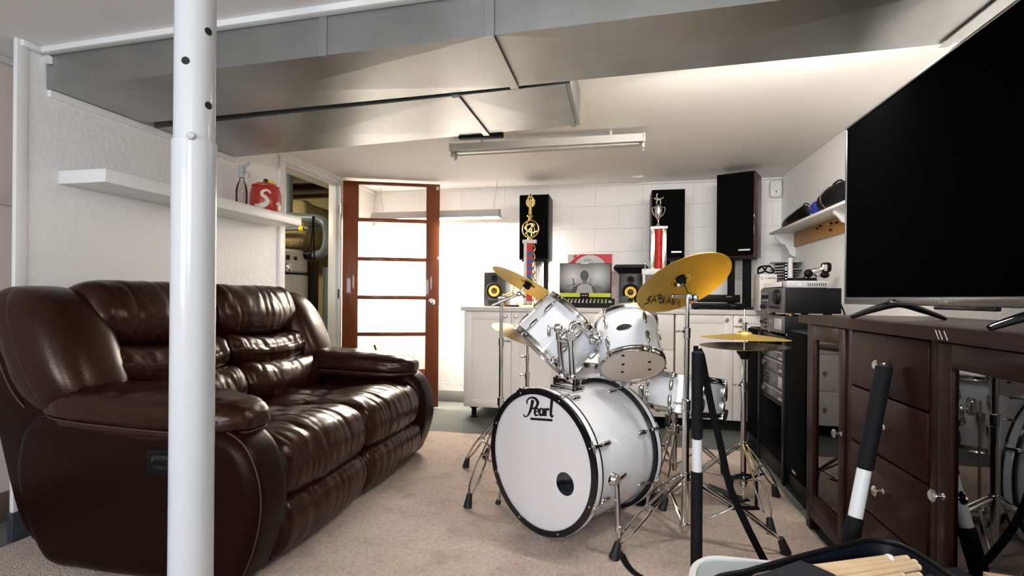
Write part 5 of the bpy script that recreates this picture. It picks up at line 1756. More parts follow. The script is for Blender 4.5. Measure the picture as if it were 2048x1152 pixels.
# spurs
def spur(sd):
    base = BF + BD * .115 + bright * (sd * brs * .985) + V((0, 0, -.055))
    if sd > 0: base = atp(1222, 957, BF + BD * .10 + bright * brs * .97, bright)
    n = bright * sd
    m = MB().cyl(base - n * .012, base + n * .034, .030, .022, 24, .004)
    m.cyl(base + n * .026 + V((0, 0, .016)), base + n * .026 - V((0, 0, .03)), .013, .013, 16, .002)
    br_ = m.build('spur_bracket', chrome, bass)
    MB().bar(base + n * .036 + V((0, 0, .004)), base + n * .036 - BD * -.05 + V((0, 0, .016)), .010, .018, .004).build('spur_lever', chrome, bass)
    top = base + n * .026
    foot = V((top.x, top.y, 0)) + n * .045 - BD * .035
    foot.z = RZ
    d = (foot - top)
    MB().cyl(top, top + d * .66, .0105, .0105, 16).build('spur_leg', chrome, bass)
    MB().cyl(top + d * .55, top + d * .93, .0075, .0075, 14).build('spur_leg', steel, bass)
    c = MB().cyl(top + d * .60, top + d * .68, .015, .015, 16, .002)
    c.bar(top + d * .64, top + d * .64 + n * .035 - BD * .01 + V((0, 0, .008)), .009, .016, .004)
    c.build('spur_clamp', chrome, bass)
    MB().cyl(top + d * .92, foot, .011, .014, 14, .002).build('rubber_tip', rubber, bass)
spur(1)
spur(-1)
# tom mount on top
mo = BF + BD * .175 + V((0, 0, brs - .002))
Rb = Matrix((bright, BD, V((0, 0, 1)))).transposed()
m = MB().box(mo + V((0, 0, .008)), (.130, .085, .024), .006, Rb).box(mo + V((0, 0, .036)), (.118, .066, .044), .010, Rb)
m.build('tom_mount', chrome, bass)
post_a = mo - bright * .030 + V((0, 0, .045))
post_b = mo + bright * .030 + V((0, 0, .045))
ta, tb = at(1117, 662, d=2.262), at(1141, 680, d=2.255)
post_a_t, post_b_t = V((post_a.x, post_a.y, ta.z)), V((post_b.x, post_b.y, tb.z))
post_a_t = V((ta.x, ta.y, ta.z)); post_b_t = V((tb.x, tb.y, tb.z))
for p0, p1, ins in ((post_a, post_a_t, .04), (post_b, post_b_t, .03)):
    m = MB().cyl(p0 - V((0, 0, .005)), p1, .0125, .0125, 20).cyl(p0, p0 + V((0, 0, .022)), .018, .016, 20, .002)
    m.cyl(p1 - (p1 - p0).normalized() * ins, p1, .0155, .0155, 20, .002)
    m.build('mount_post', chrome, bass)
    MB().cyl(p0 + V((0, 0, .01)), p0 + V((0, 0, .01)) - BD * .035, .006, .008, 10).build('mount_screw', chrome, bass)

# ------------------------------------------------------------------ toms
# left tom, tipped steeply towards the player
t1a = (RR * .150 + UU * .152 + F0 * .018).normalized()
t1c = at(1117, 672, d=2.46)
T1L = .245
tom1, a1, x1, y1, r1 = drum('rack_tom', 'white rack tom tipped steeply on its side above the bass drum', t1c - t1a * (T1L / 2), t1a, .186, T1L, 6, math.radians(12), 'steel', head_white, head_clear, xdir=-F0)
# bracket of the left tom on its near side
bn = (-F0 - t1a * (-F0).dot(t1a)).normalized()
bc_ = t1c + bn * r1
Rm = Matrix((t1a.cross(bn), bn, t1a)).transposed()
m = MB().box(bc_ + bn * .004, (.050, .012, .060), .004, Rm)
m.blob(bc_ + bn * .026, (.024, .030, .032), 3, 6, Rm)
m.build('mount_bracket', chrome, tom1)
arm = MB()
hub = post_a_t + V((0, 0, .012))
arm.blob(hub, (.021, .021, .021), 3, 6)
arm.cyl(hub, bc_ + bn * .03, .011, .011, 16)
arm.build('tom_arm', chrome, tom1)
m = MB().bar(hub - R0 * .022, hub - R0 * .040, .006, .006).blob(hub - R0 * .042 - U0 * .012, (.008, .009, .026), 3, 5)
m.build('wing_nut', chrome, tom1)
sc_ = bc_ + bn * .03 + t1a * .02
MB().cyl(sc_, sc_ + t1a * .045 + bn * .01, .006, .006, 10).build('clamp_bolt', chrome, tom1)
# the logo badge is on the right tom
t2a = (U0 * .80 + F0 * .60).normalized()
t2b = at(1264.5, 734, d=2.28)
T2L = .245
tom2, a2_, x2, y2, r2 = drum('rack_tom', 'white rack tom with an oval black badge, its bottom head facing out', t2b, t2a, .1490, T2L, 5, math.radians(20), 'steel', head_white, head_clear, xdir=(-F0 + R0 * .0))
# badge
def on_tom2(px, py):
    r = ray(px, py)
    # intersect the ray with the shell's cylinder
    d = r - t2a * r.dot(t2a)
    o = (CAM - t2b) - t2a * (CAM - t2b).dot(t2a)
    A, B, C = d.dot(d), 2 * o.dot(d), o.dot(o) - (r2 + .001) ** 2
    tt = (-B - math.sqrt(max(0, B * B - 4 * A * C))) / (2 * A)
    return CAM + r * tt
pcb = on_tom2(1248, 654)
nb = (pcb - t2b) - t2a * (pcb - t2b).dot(t2a)
nb.normalize()
tb_ = t2a.cross(nb) 
if tb_.dot(R0) < 0: tb_ = -tb_
def oval(rx, rz, k0, m, nm):
    vs = []
    for k in range(40):
        an = 2 * PI * k / 40
        ph = rx * math.cos(an) / r2
        p = pcb + t2a * (rz * math.sin(an)) + (nb * (math.cos(ph) - 1) + tb_ * math.sin(ph)) * r2
        n_ = nb * math.cos(ph) + tb_ * math.sin(ph)
        vs.append((p, n_))
    mm = MB()
    mm.add([p + n_ * k0 for p, n_ in vs] + [p - n_ * .002 for p, n_ in vs] + [pcb + nb * (k0 + .0003)], [(80, i, (i + 1) % 40) for i in range(40)] + [(i, i + 40, (i + 1) % 40 + 40, (i + 1) % 40) for i in range(40)])
    return mm.build(nm, m, tom2, 60)
oval(.0345, .0155, .0006, chrome, 'badge_rim')
bd = oval(.0315, .0130, .0016, ink, 'badge')
text('lettering', 'Pearl', .018, pcb + nb * .0022, tb_, t2a, chrome, tom2, fit=.036)
# arm from the post to the right tom
bn2 = (-R0 - t2a * (-R0).dot(t2a)).normalized()
bn2 = (bn2 - F0 * .25).normalized()
bn2 = (bn2 - t2a * bn2.dot(t2a)).normalized()
bc2 = t2b + t2a * (T2L * .50) + bn2 * r2
Rm = Matrix((t2a.cross(bn2), bn2, t2a)).transposed()
m = MB().box(bc2 + bn2 * .005, (.052, .014, .066), .004, Rm).blob(bc2 + bn2 * .028, (.022, .030, .026), 3, 6, Rm)
m.build('mount_bracket', chrome, tom2)
hub = post_b_t + V((0, 0, .022))
el = hub + V((0, 0, .048)) - R0 * -.008
m = MB().cyl(hub - F0 * .026, hub + F0 * .022, .023, .023, 24, .003)
m.cyl(hub - F0 * .030, hub - F0 * .024, .014, .014, 20)
m.tube(spline([hub, hub + V((0, 0, .030)), el, el + R0 * .03, bc2 + bn2 * .045, bc2 + bn2 * .02], 5), .0105, 12)
m.build('tom_arm', chrome, tom2)
# dark spots behind the clear head
m = None
for px, py in ((1246, 711.5), (1246, 729), (1245, 744), (1299, 724), (1299, 739), (1207, 723)):
    p = atp(px, py, t2b + t2a * .0022, t2a)
    MB().cyl(p - t2a * .0005, p + t2a * .002, .0075, .0075, 16).build('lug_spot', blk, tom2)

# floor tom behind
ftc = at(1197, 716, d=2.95)
drum('floor_tom', 'white floor tom standing behind the two rack toms', V((ftc.x, ftc.y, ftc.z - .36)), (.02, -.05, 1), .185, .36, 6, .3, 'steel', head_white, head_clear)
# its three legs
ft = bpy.data.objects['floor_tom']
for k in range(3):
    an = 2 * PI * k / 3 + 1.0
    n = V((math.cos(an), math.sin(an), 0))
    p = V((ftc.x, ftc.y, 0)) + n * .205
    MB().tube([p + V((0, 0, ftc.z - .12)), p + V((0, 0, .10)), p + n * .03 + V((0, 0, .05)), p + n * .03 + V((0, 0, .03))], .006, 8).cyl(p + n * .03 + V((0, 0, RZ)), p + n * .03 + V((0, 0, .04)), .012, .010, 12).build('leg', chrome, ft)
    MB().box(p + V((0, 0, ftc.z - .20)) - n * .012, (.03, .03, .05), .006).build('leg_bracket', chrome, ft)

# snare
snc = at(1363, 823, d=2.60)
sna = (U0 + F0 * .11 + R0 * .13).normalized()
SNL = .185
sn_, sa, sxx, syy, srs = drum('snare_drum', 'white snare drum with chrome hoops held on its stand under the large cymbal', snc, sna, .200, SNL, 8, math.radians(8), 'steel', head_white, head_clear, xdir=-F0)
q = at(1449, 783, d=2.56)
MB().blob(q, (.014, .016, .050), 3.5, 6).build('snare_strainer', chrome, sn_)
q = at(1283, 783, d=2.56)
MB().blob(q, (.016, .018, .040), 3.5, 6).build('snare_butt', chrome, sn_)


# ------------------------------------------------------------------ stands
def wing(m, p, d, r=.012):
    d = V(d).normalized()
    m.cyl(p, p + d * .018, .005, .005, 10)
    x = frame(d)[0]
    for s_ in (-1, 1):
        m.tube([p + d * .016, p + d * .026 + x * s_ * r * .8, p + d * .034 + x * s_ * r * 1.3], [.004, .0045, .0035], 8)


def tripod(name, label, base, top_z, hub_z, sleeve_z, feet, joints, mat=chrome, r0=.0145, knee=.52, wide=.013, group='chrome drum hardware stands', lean=(0, 0), brace_z=.06):
    """tube stand: hub where the legs pivot, sliding sleeve where the braces meet, feet as points on the floor"""
    base = V(base)
    t = thing(name, label, 'stand', (base.x, base.y, RZ), group)
    def P(z): return V((base.x + lean[0] * z, base.y + lean[1] * z, z))
    zs = [sleeve_z - .03] + [j[0] for j in joints] + [top_z]
    rr = r0
    for i in range(len(zs) - 1):
        MB().cyl(P(zs[i] if i == 0 else zs[i] - .06), P(zs[i + 1]), rr, rr, 20).build('pole', mat, t)
        rr *= .78
    rr = r0
    for j in joints:
        m = MB().cyl(P(j[0] - .035), P(j[0] + .012), rr * 1.25, rr * 1.25, 20, .003)
        wing(m, P(j[0] - .006) + V(j[1]) * rr, j[1])
        m.build('collar', mat, t)
        rr *= .78
    MB().cyl(P(hub_z - .022), P(hub_z + .014), r0 * 1.55, r0 * 1.4, 20, .003).build('hub', mat, t)
    MB().cyl(P(sleeve_z - .018), P(sleeve_z + .012), r0 * 1.45, r0 * 1.45, 20, .003).build('sleeve', mat, t)
    for f in feet:
        f = V((f[0], f[1], RZ))
        d = V((f.x - base.x, f.y - base.y, 0))
        dl = d.length
        d.normalize()
        s = V((-d.y, d.x, 0))
        h = P(hub_z) + d * .018
        e = f + V((0, 0, .052)) - d * .018
        k = h.lerp(e, knee) + V((0, 0, .012))
        m = MB()
        for q in (-1, 1):
            m.tube([h + s * q * wide * .7, h.lerp(k, .5) + s * q * wide, k + s * q * wide * 1.15, k.lerp(e, .22) + s * q * wide * 1.7, k.lerp(e, .75) + s * q * wide * 1.5, e + s * q * .004], .0046, 8, False, 1.3)
        lg = m.build('leg', mat, t)
        m = MB()
        sl = P(sleeve_z) + d * .016
        m.bar(sl, k - V((0, 0, .004)), .018, .0045, .001, s.cross((k - sl).normalized()))
        m.cyl(k - s * (wide + .008), k + s * (wide + .008), .0055, .0055, 10)
        m.build('brace', mat, lg)
        ax = (f - e).normalized()
        MB().cyl(e - ax * .012, f + ax * .0 + V((0, 0, .001)), .0125, .0205, 14, .003).build('rubber_foot', rubber, lg)
    return t, P


def cymbal(name, label, c, n, R, bell_r, bell_h, bow, mat, flip=1, xdir=None):
    """a thin bowed disc with a bell; n is the upward normal"""
    c, n = V(c), V(n).normalized()
    t = thing(name, label, 'cymbal', c, 'bronze cymbals')
    prof = []
    def hh(r):
        if r < bell_r: return bow + bell_h * math.sqrt(max(0, 1 - (r / bell_r) ** 2))
        u = (r - bell_r) / (R - bell_r)
        return bow * (1 - u ** 1.35)
    rr = [0.006, bell_r * .3, bell_r * .6, bell_r * .82, bell_r * .95, bell_r, bell_r * 1.06] + [bell_r + (R - bell_r) * k / 14 for k in range(1, 15)]
    up = [(r, hh(r) + .0007) for r in rr]
    dn = [(r, hh(r) - .0007) for r in reversed(rr)]
    MB().lathe(up + dn + [up[0]], c, n, 96, xdir=xdir).build('disc', mat, t, 60)
    return t, hh


def felts(t, c, n, top=True, r=.019, h0=.0, fel=felt):
    c, n = V(c), V(n).normalized()
    m = MB().cyl(c + n * (h0 - .018), c + n * (h0 - .001), r, r, 20, .004).cyl(c + n * (h0 + .002), c + n * (h0 + .018), r, r, 20, .004)
    m.build('felt_washer', fel, t)
    m = MB().cyl(c - n * .02 + n * h0, c + n * (h0 + .042), .0042, .0042, 10)
    wing(m, c + n * (h0 + .02), n, .011)
    m.build('wing_nut', chrome, t)

RIGHT = R0
# --- crash cymbal on the right
cb0 = at(1372, 1062, Z=.035)
cs, P = tripod('cymbal_stand', 'tall chrome cymbal stand in front of the snare carrying the large lettered cymbal', (.268, 2.225, 0), 0.995, .275, .065, [(-.015, 1.985), (.640, 2.175), (.16, 2.56)], [(.575, -R0), (.872, -R0 - F0 * .4)], lean=(.004, .0))
tl = at(1374, 583, d=2.13)
m = MB()
m.cyl(P(.985), P(.985) + V((0, 0, .02)), .012, .012, 18)
m.blob(P(1.008) + R0 * .008, (.017, .014, .019), 3, 6)
m.cyl(P(1.012) - R0 * .060, P(1.012) + R0 * .012, .0065, .0065, 14)
m.ball(P(1.012) - R0 * .06, .0085, seg=12)
m.blob(P(1.004) + R0 * .034, (.011, .010, .018), 3, 6)
m.build('tilter', chrome, cs)
ccn = (F0 * .535 + (RR * -.279 + UU * .96) * .845).normalized()
ccc = at(1363, 560.5, d=2.19)
CR = .2075
crash, hh = cymbal('crash_cymbal', 'large golden crash cymbal with black lettering, its underside facing out', ccc - ccn * .022, ccn, CR, .047, .020, .022, brass)
MB().cyl(ccc + ccn * .004, P(1.012) + R0 * .004, .0055, .0055, 12).build('tilter_rod', chrome, cs)
fm = MB().cyl(ccc + ccn * -.006, ccc + ccn * .016, .021, .021, 24, .004).cyl(ccc - ccn * .020, ccc - ccn * .004, .014, .016, 20, .003)
fm.build('felt_washer', felt, cs)
sp = ccc - ccn * .012
MB().box(sp - RR * .012 - UU * .012, (.022, .004, .016), .001, Matrix((RR, F0, UU)).transposed()).build('washer_plate', steel, cs)
# lettering on the underside
def on_crash(px, py):
    p = atp(px, py, ccc - ccn * .022 + ccn * .010, ccn)
    d = p - (ccc - ccn * .022)
    d = d - ccn * d.dot(ccn)
    return ccc - ccn * .022 + d + ccn * (hh(d.length) - .0024)
def SB(pts, w=1.5):
    ws_ = [w * .5] + [w] * 3 + [w * .5] if isinstance(w, float) else w
    sbm.stroke([(p[0], p[1]) for p in pts], ws_, (0, 0, 0), (1, 0, 0), (0, 1, 0), -ccn * .0005, 4, False, on_crash)
sbm = MB()
# drawn in the photograph's own pixels, laid on the cymbal's bow
for pts in ([(1304.5, 592), (1299, 594.5), (1293, 598.5), (1300, 599), (1299, 602), (1288, 606)],
            [(1300.5, 607), (1310.5, 593)], [(1310.5, 593), (1311.5, 605)], [(1303, 601.5), (1314, 599.5)],
            [(1317.5, 592), (1318.5, 606)], [(1315, 593), (1323, 591), (1325, 594.5), (1318, 598)], [(1318, 598), (1327, 599), (1327, 603), (1318.5, 606.5)],
            [(1331.5, 594), (1327, 607)],
            [(1330.5, 608), (1340, 596)], [(1340, 596), (1340, 607)], [(1333, 603.5), (1342, 602.5)],
            [(1343, 609), (1346.5, 596.5)], [(1346.5, 596.5), (1346.5, 608)], [(1346.5, 608), (1352.5, 597)]):
    SB(pts, 2.0)
for k, r_ in enumerate((2.6, 5.0, 7.4)):
    pts = [(1351.5 + r_ * math.cos(a), 604.5 - r_ * 1.15 * math.sin(a)) for a in [(-.9 + .3 * i) for i in range(7)]]
    SB(pts, .8)
sbm.build('lettering', ink, crash, 0)

# --- crash cymbal on the left, nearly edge on
ls, P = tripod('cymbal_stand', 'chrome boom cymbal stand left of the bass drum with its legs on the rug', (-.612, 2.66, 0), .955, .36, .16, [(-.868, 2.87), (-.690, 2.315), (-.33, 2.80)], [(.46, R0), (.775, R0)], lean=(-.004, 0))
lt_ = P(.968)
m = MB().blob(lt_, (.018, .015, .018), 3, 6)
be0, be1 = at(985, 612, d=2.70), at(1062, 558, d=2.70)
mid_ = at(1040, 586, d=2.70)
m.build('tilter', chrome, ls)
m = MB().cyl(at(984, 611, d=2.70), at(1038, 588, d=2.70), .0075, .0075, 14)
m.bar(at(996, 596, d=2.68), at(1012, 595, d=2.68), .010, .014, .003)
m.build('boom_arm', steel, ls)
m = MB().cyl(at(1036, 589, d=2.70), at(1059, 561, d=2.70), .0068, .0068, 12)
m.blob(at(1038, 588, d=2.69), (.014, .013, .013), 3, 5)
wing(m, at(1043, 588, d=2.68), R0 * .6 - U0 * .6 - F0 * .3, .018)
m.build('boom_joint', chrome, ls)
lcn = (RR * .47 + UU * .86 + F0 * .14).normalized()
lcc = at(1056, 568, d=2.70)
lc, hl = cymbal('crash_cymbal', 'golden crash cymbal tilted edge on above the gold trophy side of the kit', lcc - lcn * .014, lcn, .205, .045, .016, .016, brass)
fm = MB().cyl(lcc - lcn * .004, lcc + lcn * .030, .020, .020, 20, .004).cyl(lcc - lcn * .026, lcc - lcn * .006, .020, .020, 20, .004)
fm.build('felt_washer', felt, ls)
fm = MB().cyl(lcc - lcn * .03, lcc + lcn * .05, .0045, .0045, 10)
wing(fm, lcc + lcn * .032, lcn, .010)
fm.build('wing_nut', chrome, ls)

# --- ride cymbal low behind the left tom
rs_, P = tripod('cymbal_stand', 'chrome cymbal stand standing behind the tipped rack tom near the cabinets', (-.565, 3.18, 0), .775, .30, .10, [(-.80, 3.05), (-.34, 3.06), (-.56, 3.50)], [(.52, -R0), (.635, -R0)], r0=.0125)
rcn = (RR * .30 + UU * .93 - F0 * .14).normalized()
rcc = at(1062, 668, d=3.17)
MB().cyl(P(.74), rcc + rcn * .03, .006, .006, 12).build('tilter', chrome, rs_)
cymbal('ride_cymbal', 'pale cymbal peeping out low behind the tipped rack tom', rcc - rcn * .02, rcn, .245, .05, .018, .022, brass_pale)

# --- hi-hat
hb_ = V((.578, 2.615, 0))
hh_s, P = tripod('hihat_stand', 'chrome hi-hat stand with a black foot pedal beside the equipment rack', hb_, .765, .315, .145, [(.632, 2.345), (.775, 2.80), (.20, 2.50)], [(.60, -R0)], r0=.0135)
hz = at(1492, 682, d=2.49).z
MB().cyl(P(.70), P(at(1490, 618, d=2.49).z), .0032, .0032, 10).build('pull_rod', steel, hh_s)
m = MB().cyl(P(hz + .052), P(hz + .085), .011, .011, 16, .002).cyl(P(hz + .085), P(hz + .092), .015, .015, 16)
wing(m, P(hz + .07) - R0 * .01, -R0, .010)
m.build('clutch', chrome, hh_s)
MB().cyl(P(hz + .034), P(hz + .052), .018, .018, 18, .003).build('clutch_felt', felt, hh_s)
m = MB().lathe([(0, -.06), (.016, -.06), (.022, -.045), (.034, -.030), (.034, -.024), (0, -.024)], P(hz - .022), (0, 0, 1), 24)
m.build('hat_seat', blk, hh_s)
cymbal('hihat_cymbal', 'upper hi-hat cymbal, bowed up like a shallow cone', P(hz + .016), (.015, .02, 1), .2, .036, .016, .020, brass)
cymbal('hihat_cymbal', 'lower hi-hat cymbal turned over, dark and facing down on the stand', P(hz - .020), (.01, .01, -1), .2, .036, .012, .018, brass_hat)
# pedal frame and footboard
fr = MB()
q0, q1 = at(1464, 1018, Z=.03), at(1509, 1018, Z=.03)
yy = (q0 + q1) / 2
w_ = .058
ctr = V((hb_.x, hb_.y - .02, 0))
sx_ = R0
fr.tube(spline([ctr - sx_ * w_ + V((0, 0, .022)), ctr - sx_ * w_ + V((0, 0, .13)), ctr - sx_ * w_ * .8 + V((0, 0, .165)), ctr - sx_ * .012 + V((0, 0, .175)), ctr + sx_ * .012 + V((0, 0, .175)), ctr + sx_ * w_ * .8 + V((0, 0, .165)), ctr + sx_ * w_ + V((0, 0, .13)), ctr + sx_ * w_ + V((0, 0, .022))], 5), .0075, 10)
fr.bar(ctr - sx_ * (w_ + .012) + V((0, 0, .020)), ctr + sx_ * (w_ + .012) + V((0, 0, .020)), .022, .014, .003)
fr.build('pedal_frame', blk, hh_s)
ch = MB()
for k in range(9):
    ch.box(ctr + V((0, 0, .155 - k * .0125)), (.012, .006, .009), .002)
ch.build('pedal_chain', steel, hh_s)
fb0, fb1 = ctr + V((0, -.01, .055)), ctr - R0 * .085 + F0 * .27 + V((0, 0, .028))
MB().bar(fb0, fb1, .072, .009, .003, (0, 0, 1)).build('footboard', blk, hh_s)
m = MB()
for s_ in (-1, 1): m.tube([ctr + sx_ * s_ * .05 + V((0, 0, .02)), fb1 + sx_ * s_ * .03 - V((0, 0, .010))], .003, 6)
m.bar(fb1 - V((0, 0, .008)) - sx_ * .045, fb1 - V((0, 0, .008)) + sx_ * .045, .05, .012, .003)
m.build('heel_plate', steel, hh_s)
for s_ in (-1, 1):
    MB().bar(ctr + V((0, 0, .155)), ctr + sx_ * s_ * .10 + F0 * .02 + V((0, 0, .175)), .014, .006, .002).build('leg_strut', blk, hh_s)

# --- snare stand
ss, P = tripod('snare_stand', 'chrome snare stand with three basket arms under the white snare drum', (.283, 2.80, 0), .52, .315, .14, [(.195, 3.09), (.585, 3.09), (.19, 2.55)], [(.40, -R0)], r0=.0135)
sb = snc - sna * .012
m = MB().cyl(P(.30), P(.345), .026, .026, 20, .004)
m.cyl(P(.32) - R0 * .045, P(.32) + R0 * .045, .018, .018, 20, .003)
m.build('tilt_joint', chrome, ss)
bk = V((P(.5).x, P(.5).y, .515))
for an in (-2.2, -.15, 1.95):
    n = (R0 * math.cos(an) + F0 * math.sin(an))
    e = sb + n * .196 - sna * .012
    m = MB().bar(bk, bk + (e - bk) * .55 + V((0, 0, -.02)), .016, .006, .002).bar(bk + (e - bk) * .52 + V((0, 0, -.02)), e, .016, .006, .002)
    arm_ = m.build('basket_arm', chrome, ss)
    MB().tube(spline([e - n * .02 - sna * .006, e + n * .012 - sna * .004, e + n * .018 + sna * .02, e + n * .018 + sna * .042], 5), .0085, 10).build('rubber_grip', rubber, arm_)
MB().bar(bk - V((0, 0, .03)), bk - R0 * .08 + V((0, 0, .05)), .012, .005, .002).build('link', chrome, ss)

# --- bass drum pedal behind the drum
bp0 = BF + BD * (BL + .035)
ped = thing('bass_pedal', 'dark bass drum pedal clamped to the rear hoop of the bass drum', 'pedal', (bp0.x, bp0.y, RZ))
g0 = V((bp0.x, bp0.y, 0))
m = MB()
for s_ in (-1, 1):
    m.tube(spline([g0 + bright * s_ * .05 + V((0, 0, .02)), g0 + bright * s_ * .05 + V((0, 0, .18)), g0 + bright * s_ * .03 + V((0, 0, .2))], 4), .009, 10)
m.bar(g0 - bright * .065 + V((0, 0, .195)), g0 + bright * .065 + V((0, 0, .195)), .012, .012, .002)
m.bar(g0 - bright * .06 + V((0, 0, .022)), g0 + bright * .06 + V((0, 0, .022)), .04, .014, .003)
m.build('pedal_frame', steel, ped)
MB().bar(g0 + BD * .01 + V((0, 0, .075)), g0 + BD * .26 + V((0, 0, .03)), .07, .008, .002, (0, 0, 1)).build('footboard', steel, ped)
MB().bar(g0 + BD * .22 + V((0, 0, .022)), g0 + BD * .31 + V((0, 0, .022)), .075, .014, .003, (0, 0, 1)).build('heel_plate', blk, ped)
m = MB().cyl(g0 + V((0, 0, .195)), g0 + BD * .02 + V((0, 0, .36)), .004, .004, 10)
m.build('beater_rod', steel, ped)
MB().cyl(g0 - BD * .006 + V((0, 0, .355)), g0 + BD * .036 + V((0, 0, .362)), .022, .024, 18, .006).build('beater', felt, ped)
m = MB()
pk = g0 + BD * .02 + bright * .09
m.bar(pk + V((0, 0, .16)), pk + bright * .03 + BD * .05 + V((0, 0, .045)), .03, .014, .003)
m.blob(pk + bright * .03 + BD * .06 + V((0, 0, .045)), (.03, .022, .03), 3, 5)
m.build('spring_arm', blk, ped)
# ================================================================== padded poles, tray and stick bag at the front
fp0, fp1 = at(1395, 702, d=1.78), V((0, 0, 0))
px0, py0 = fp0.x, fp0.y
pl = thing('padded_pole', 'upright black foam padded pole with white band and long strap by the white tub', 'pole', (px0, py0, RZ))
zA, zB = at(1393, 878, d=1.78).z, at(1393, 942, d=1.78).z
zC_ = at(1393, 927, d=1.78).z
rp = .0195
bt_ = V((at(1393, 1100, d=1.78).x, py0, RZ))
def ppole(par, b, t, z1, z2, r, nm1='foam_grip'):
    d = t - b
    def at_z(z): return b + d * ((z - b.z) / d.z)
    MB().cyl(b, at_z(z1), r, r, 28, .004).build('foam_grip', foam, par)
    MB().cyl(at_z(z2), t, r * .98, r, 28, .006).build('foam_grip', foam, par)
    m = MB().cyl(at_z(z1), at_z(z2), r * .84, r * .84, 28)
    zm = z1 + (z2 - z1) * .24
    m.cyl(at_z(zm - .001), at_z(zm + .001), r * .86, r * .86, 28)
    m.build('white_band', tray_white, par)
ppole(pl, bt_, V((px0, py0, fp0.z)), zB, zA, rp)
# strap from its top to the floor
s0_, s1_ = V((px0 + .004, py0 + .006, fp0.z - .002)), at(1556, 1130, d=1.70)
sd = (s1_ - s0_)
sm_ = MB()
pts = [V((px0 - .012, py0 + .01, fp0.z + .004)), V((px0 + .004, py0 + .012, fp0.z + .004))]
pts += spline([at(1403, 712, d=1.795), at(1423, 814, d=1.80), at(1441, 890, d=1.80), at(1459, 971, d=1.80), at(1488, 1040, d=1.80), at(1527, 1118, d=1.82), at(1545, 1150, Z=RZ + .004)], 5)
sm_.tube(pts[1:], [.0125] * (len(pts) - 1), 8, False, .13, R0, True)
sm_.bar(pts[0], pts[1], .004, .025)
sm_.build('strap', webbing, pl)
# strap end on the rug
se = [at(1243, 1108, Z=RZ + .004), at(1252, 1126, Z=RZ + .004), at(1266, 1143, Z=RZ + .004), at(1290, 1158, Z=RZ + .004), at(1330, 1180, Z=RZ + .004)]
P_ = spline(se, 6)
tag(MB().tube(P_, [.013] * len(P_), 8, False, .18, V((1, 0, 0))).build('loose_strap', webbing), 'loose black strap trailing on the rug by the cymbal stand foot', 'strap')

lt0 = V((.745, 1.765, .82))
ltop = at(1769, 731, d=lt0.y / ray(1769, 731).y)
ltop = at(1769, 731, X=CX - .040)
lbot = at(1661, 1290, Z=RZ)
lbot = V((.60, 1.66, RZ)) if lbot is None else lbot
pl2 = thing('padded_pole', 'slanting black foam padded pole with a white band leaning on the drawers of the console', 'pole', (lbot.x, lbot.y, RZ))
zA = (lambda py: at(1735, py, d=(ltop - CAM).dot(F0) ).z)
dv2 = ltop - lbot
def z_on(px, py):
    # height of the pole where the photo shows this point
    best, bz = 9, 0
    r = ray(px, py)
    for k in range(400):
        p = lbot + dv2 * (k / 400)
        q = (p - CAM)
        sxp = q.dot(RR) / q.dot(F0) - (px - W / 2) / FPX
        syp = q.dot(UU) / q.dot(F0) + (py - HOR) / FPX
        e = abs(syp)
        if e < best: best, bz = e, p.z
    return bz
ppole(pl2, lbot, ltop, z_on(1720, 1034), z_on(1738, 938), .0225)

# stick bag, opened on a low stool-high support: lies across the boxes at the front
BZ = .30
tb0 = at(1378, 1140, Z=BZ)
# white tray: a long rounded tub
def rim(pxs): return [at(px, py, Z=BZ) for px, py in pxs]
outer = spline(rim([(1378, 1160), (1380, 1132), (1395, 1116), (1425, 1109), (1470, 1112), (1530, 1118), (1600, 1124), (1700, 1140), (1690, 1154), (1600, 1172), (1480, 1196), (1396, 1188)]), 8, True)
cen = V((0, 0, 0))
for p in outer: cen += p
cen /= len(outer)
tr = thing('white_tray', 'white rimmed tub with a grey green inside standing in front of the padded pole', 'tub', (cen.x, cen.y, RZ))
def inset(k, dz):
    n = len(outer)
    o = []
    for i, p in enumerate(outer):
        tg = outer[(i + 1) % n] - outer[i - 1]
        nn = V((tg.y, -tg.x, 0)).normalized()
        if nn.dot(cen - p) < 0: nn = -nn
        o.append(p + nn * k + V((0, 0, dz)))
    return o
rings = [inset(.012, -BZ + RZ), inset(.004, -.06), inset(-.001, -.016), inset(.001, -.004), inset(.006, 0), inset(.017, -.001), inset(.020, -.006), inset(.021, -.02)]
MB().loft(lambda i: rings[i], range(len(rings)), False).build('rim', tray_white, tr, 40)
rings2 = [inset(.021, -.006), inset(.028, -.040), inset(.045, -.052)]
MB().loft(lambda i: rings2[i], range(len(rings2))).build('tub', tray_grey, tr, 40)
ps = [at(1476, 1117, Z=BZ - .015), at(1500, 1119, Z=BZ - .015), at(1528, 1190, Z=BZ - .015), at(1496, 1190, Z=BZ - .015)]
MB().prism([(p.x, p.y) for p in ps], (0, 0, BZ - .038), (1, 0, 0), (0, 1, 0), (0, 0, .012), .002).build('cross_strip', tray_strip, tr)

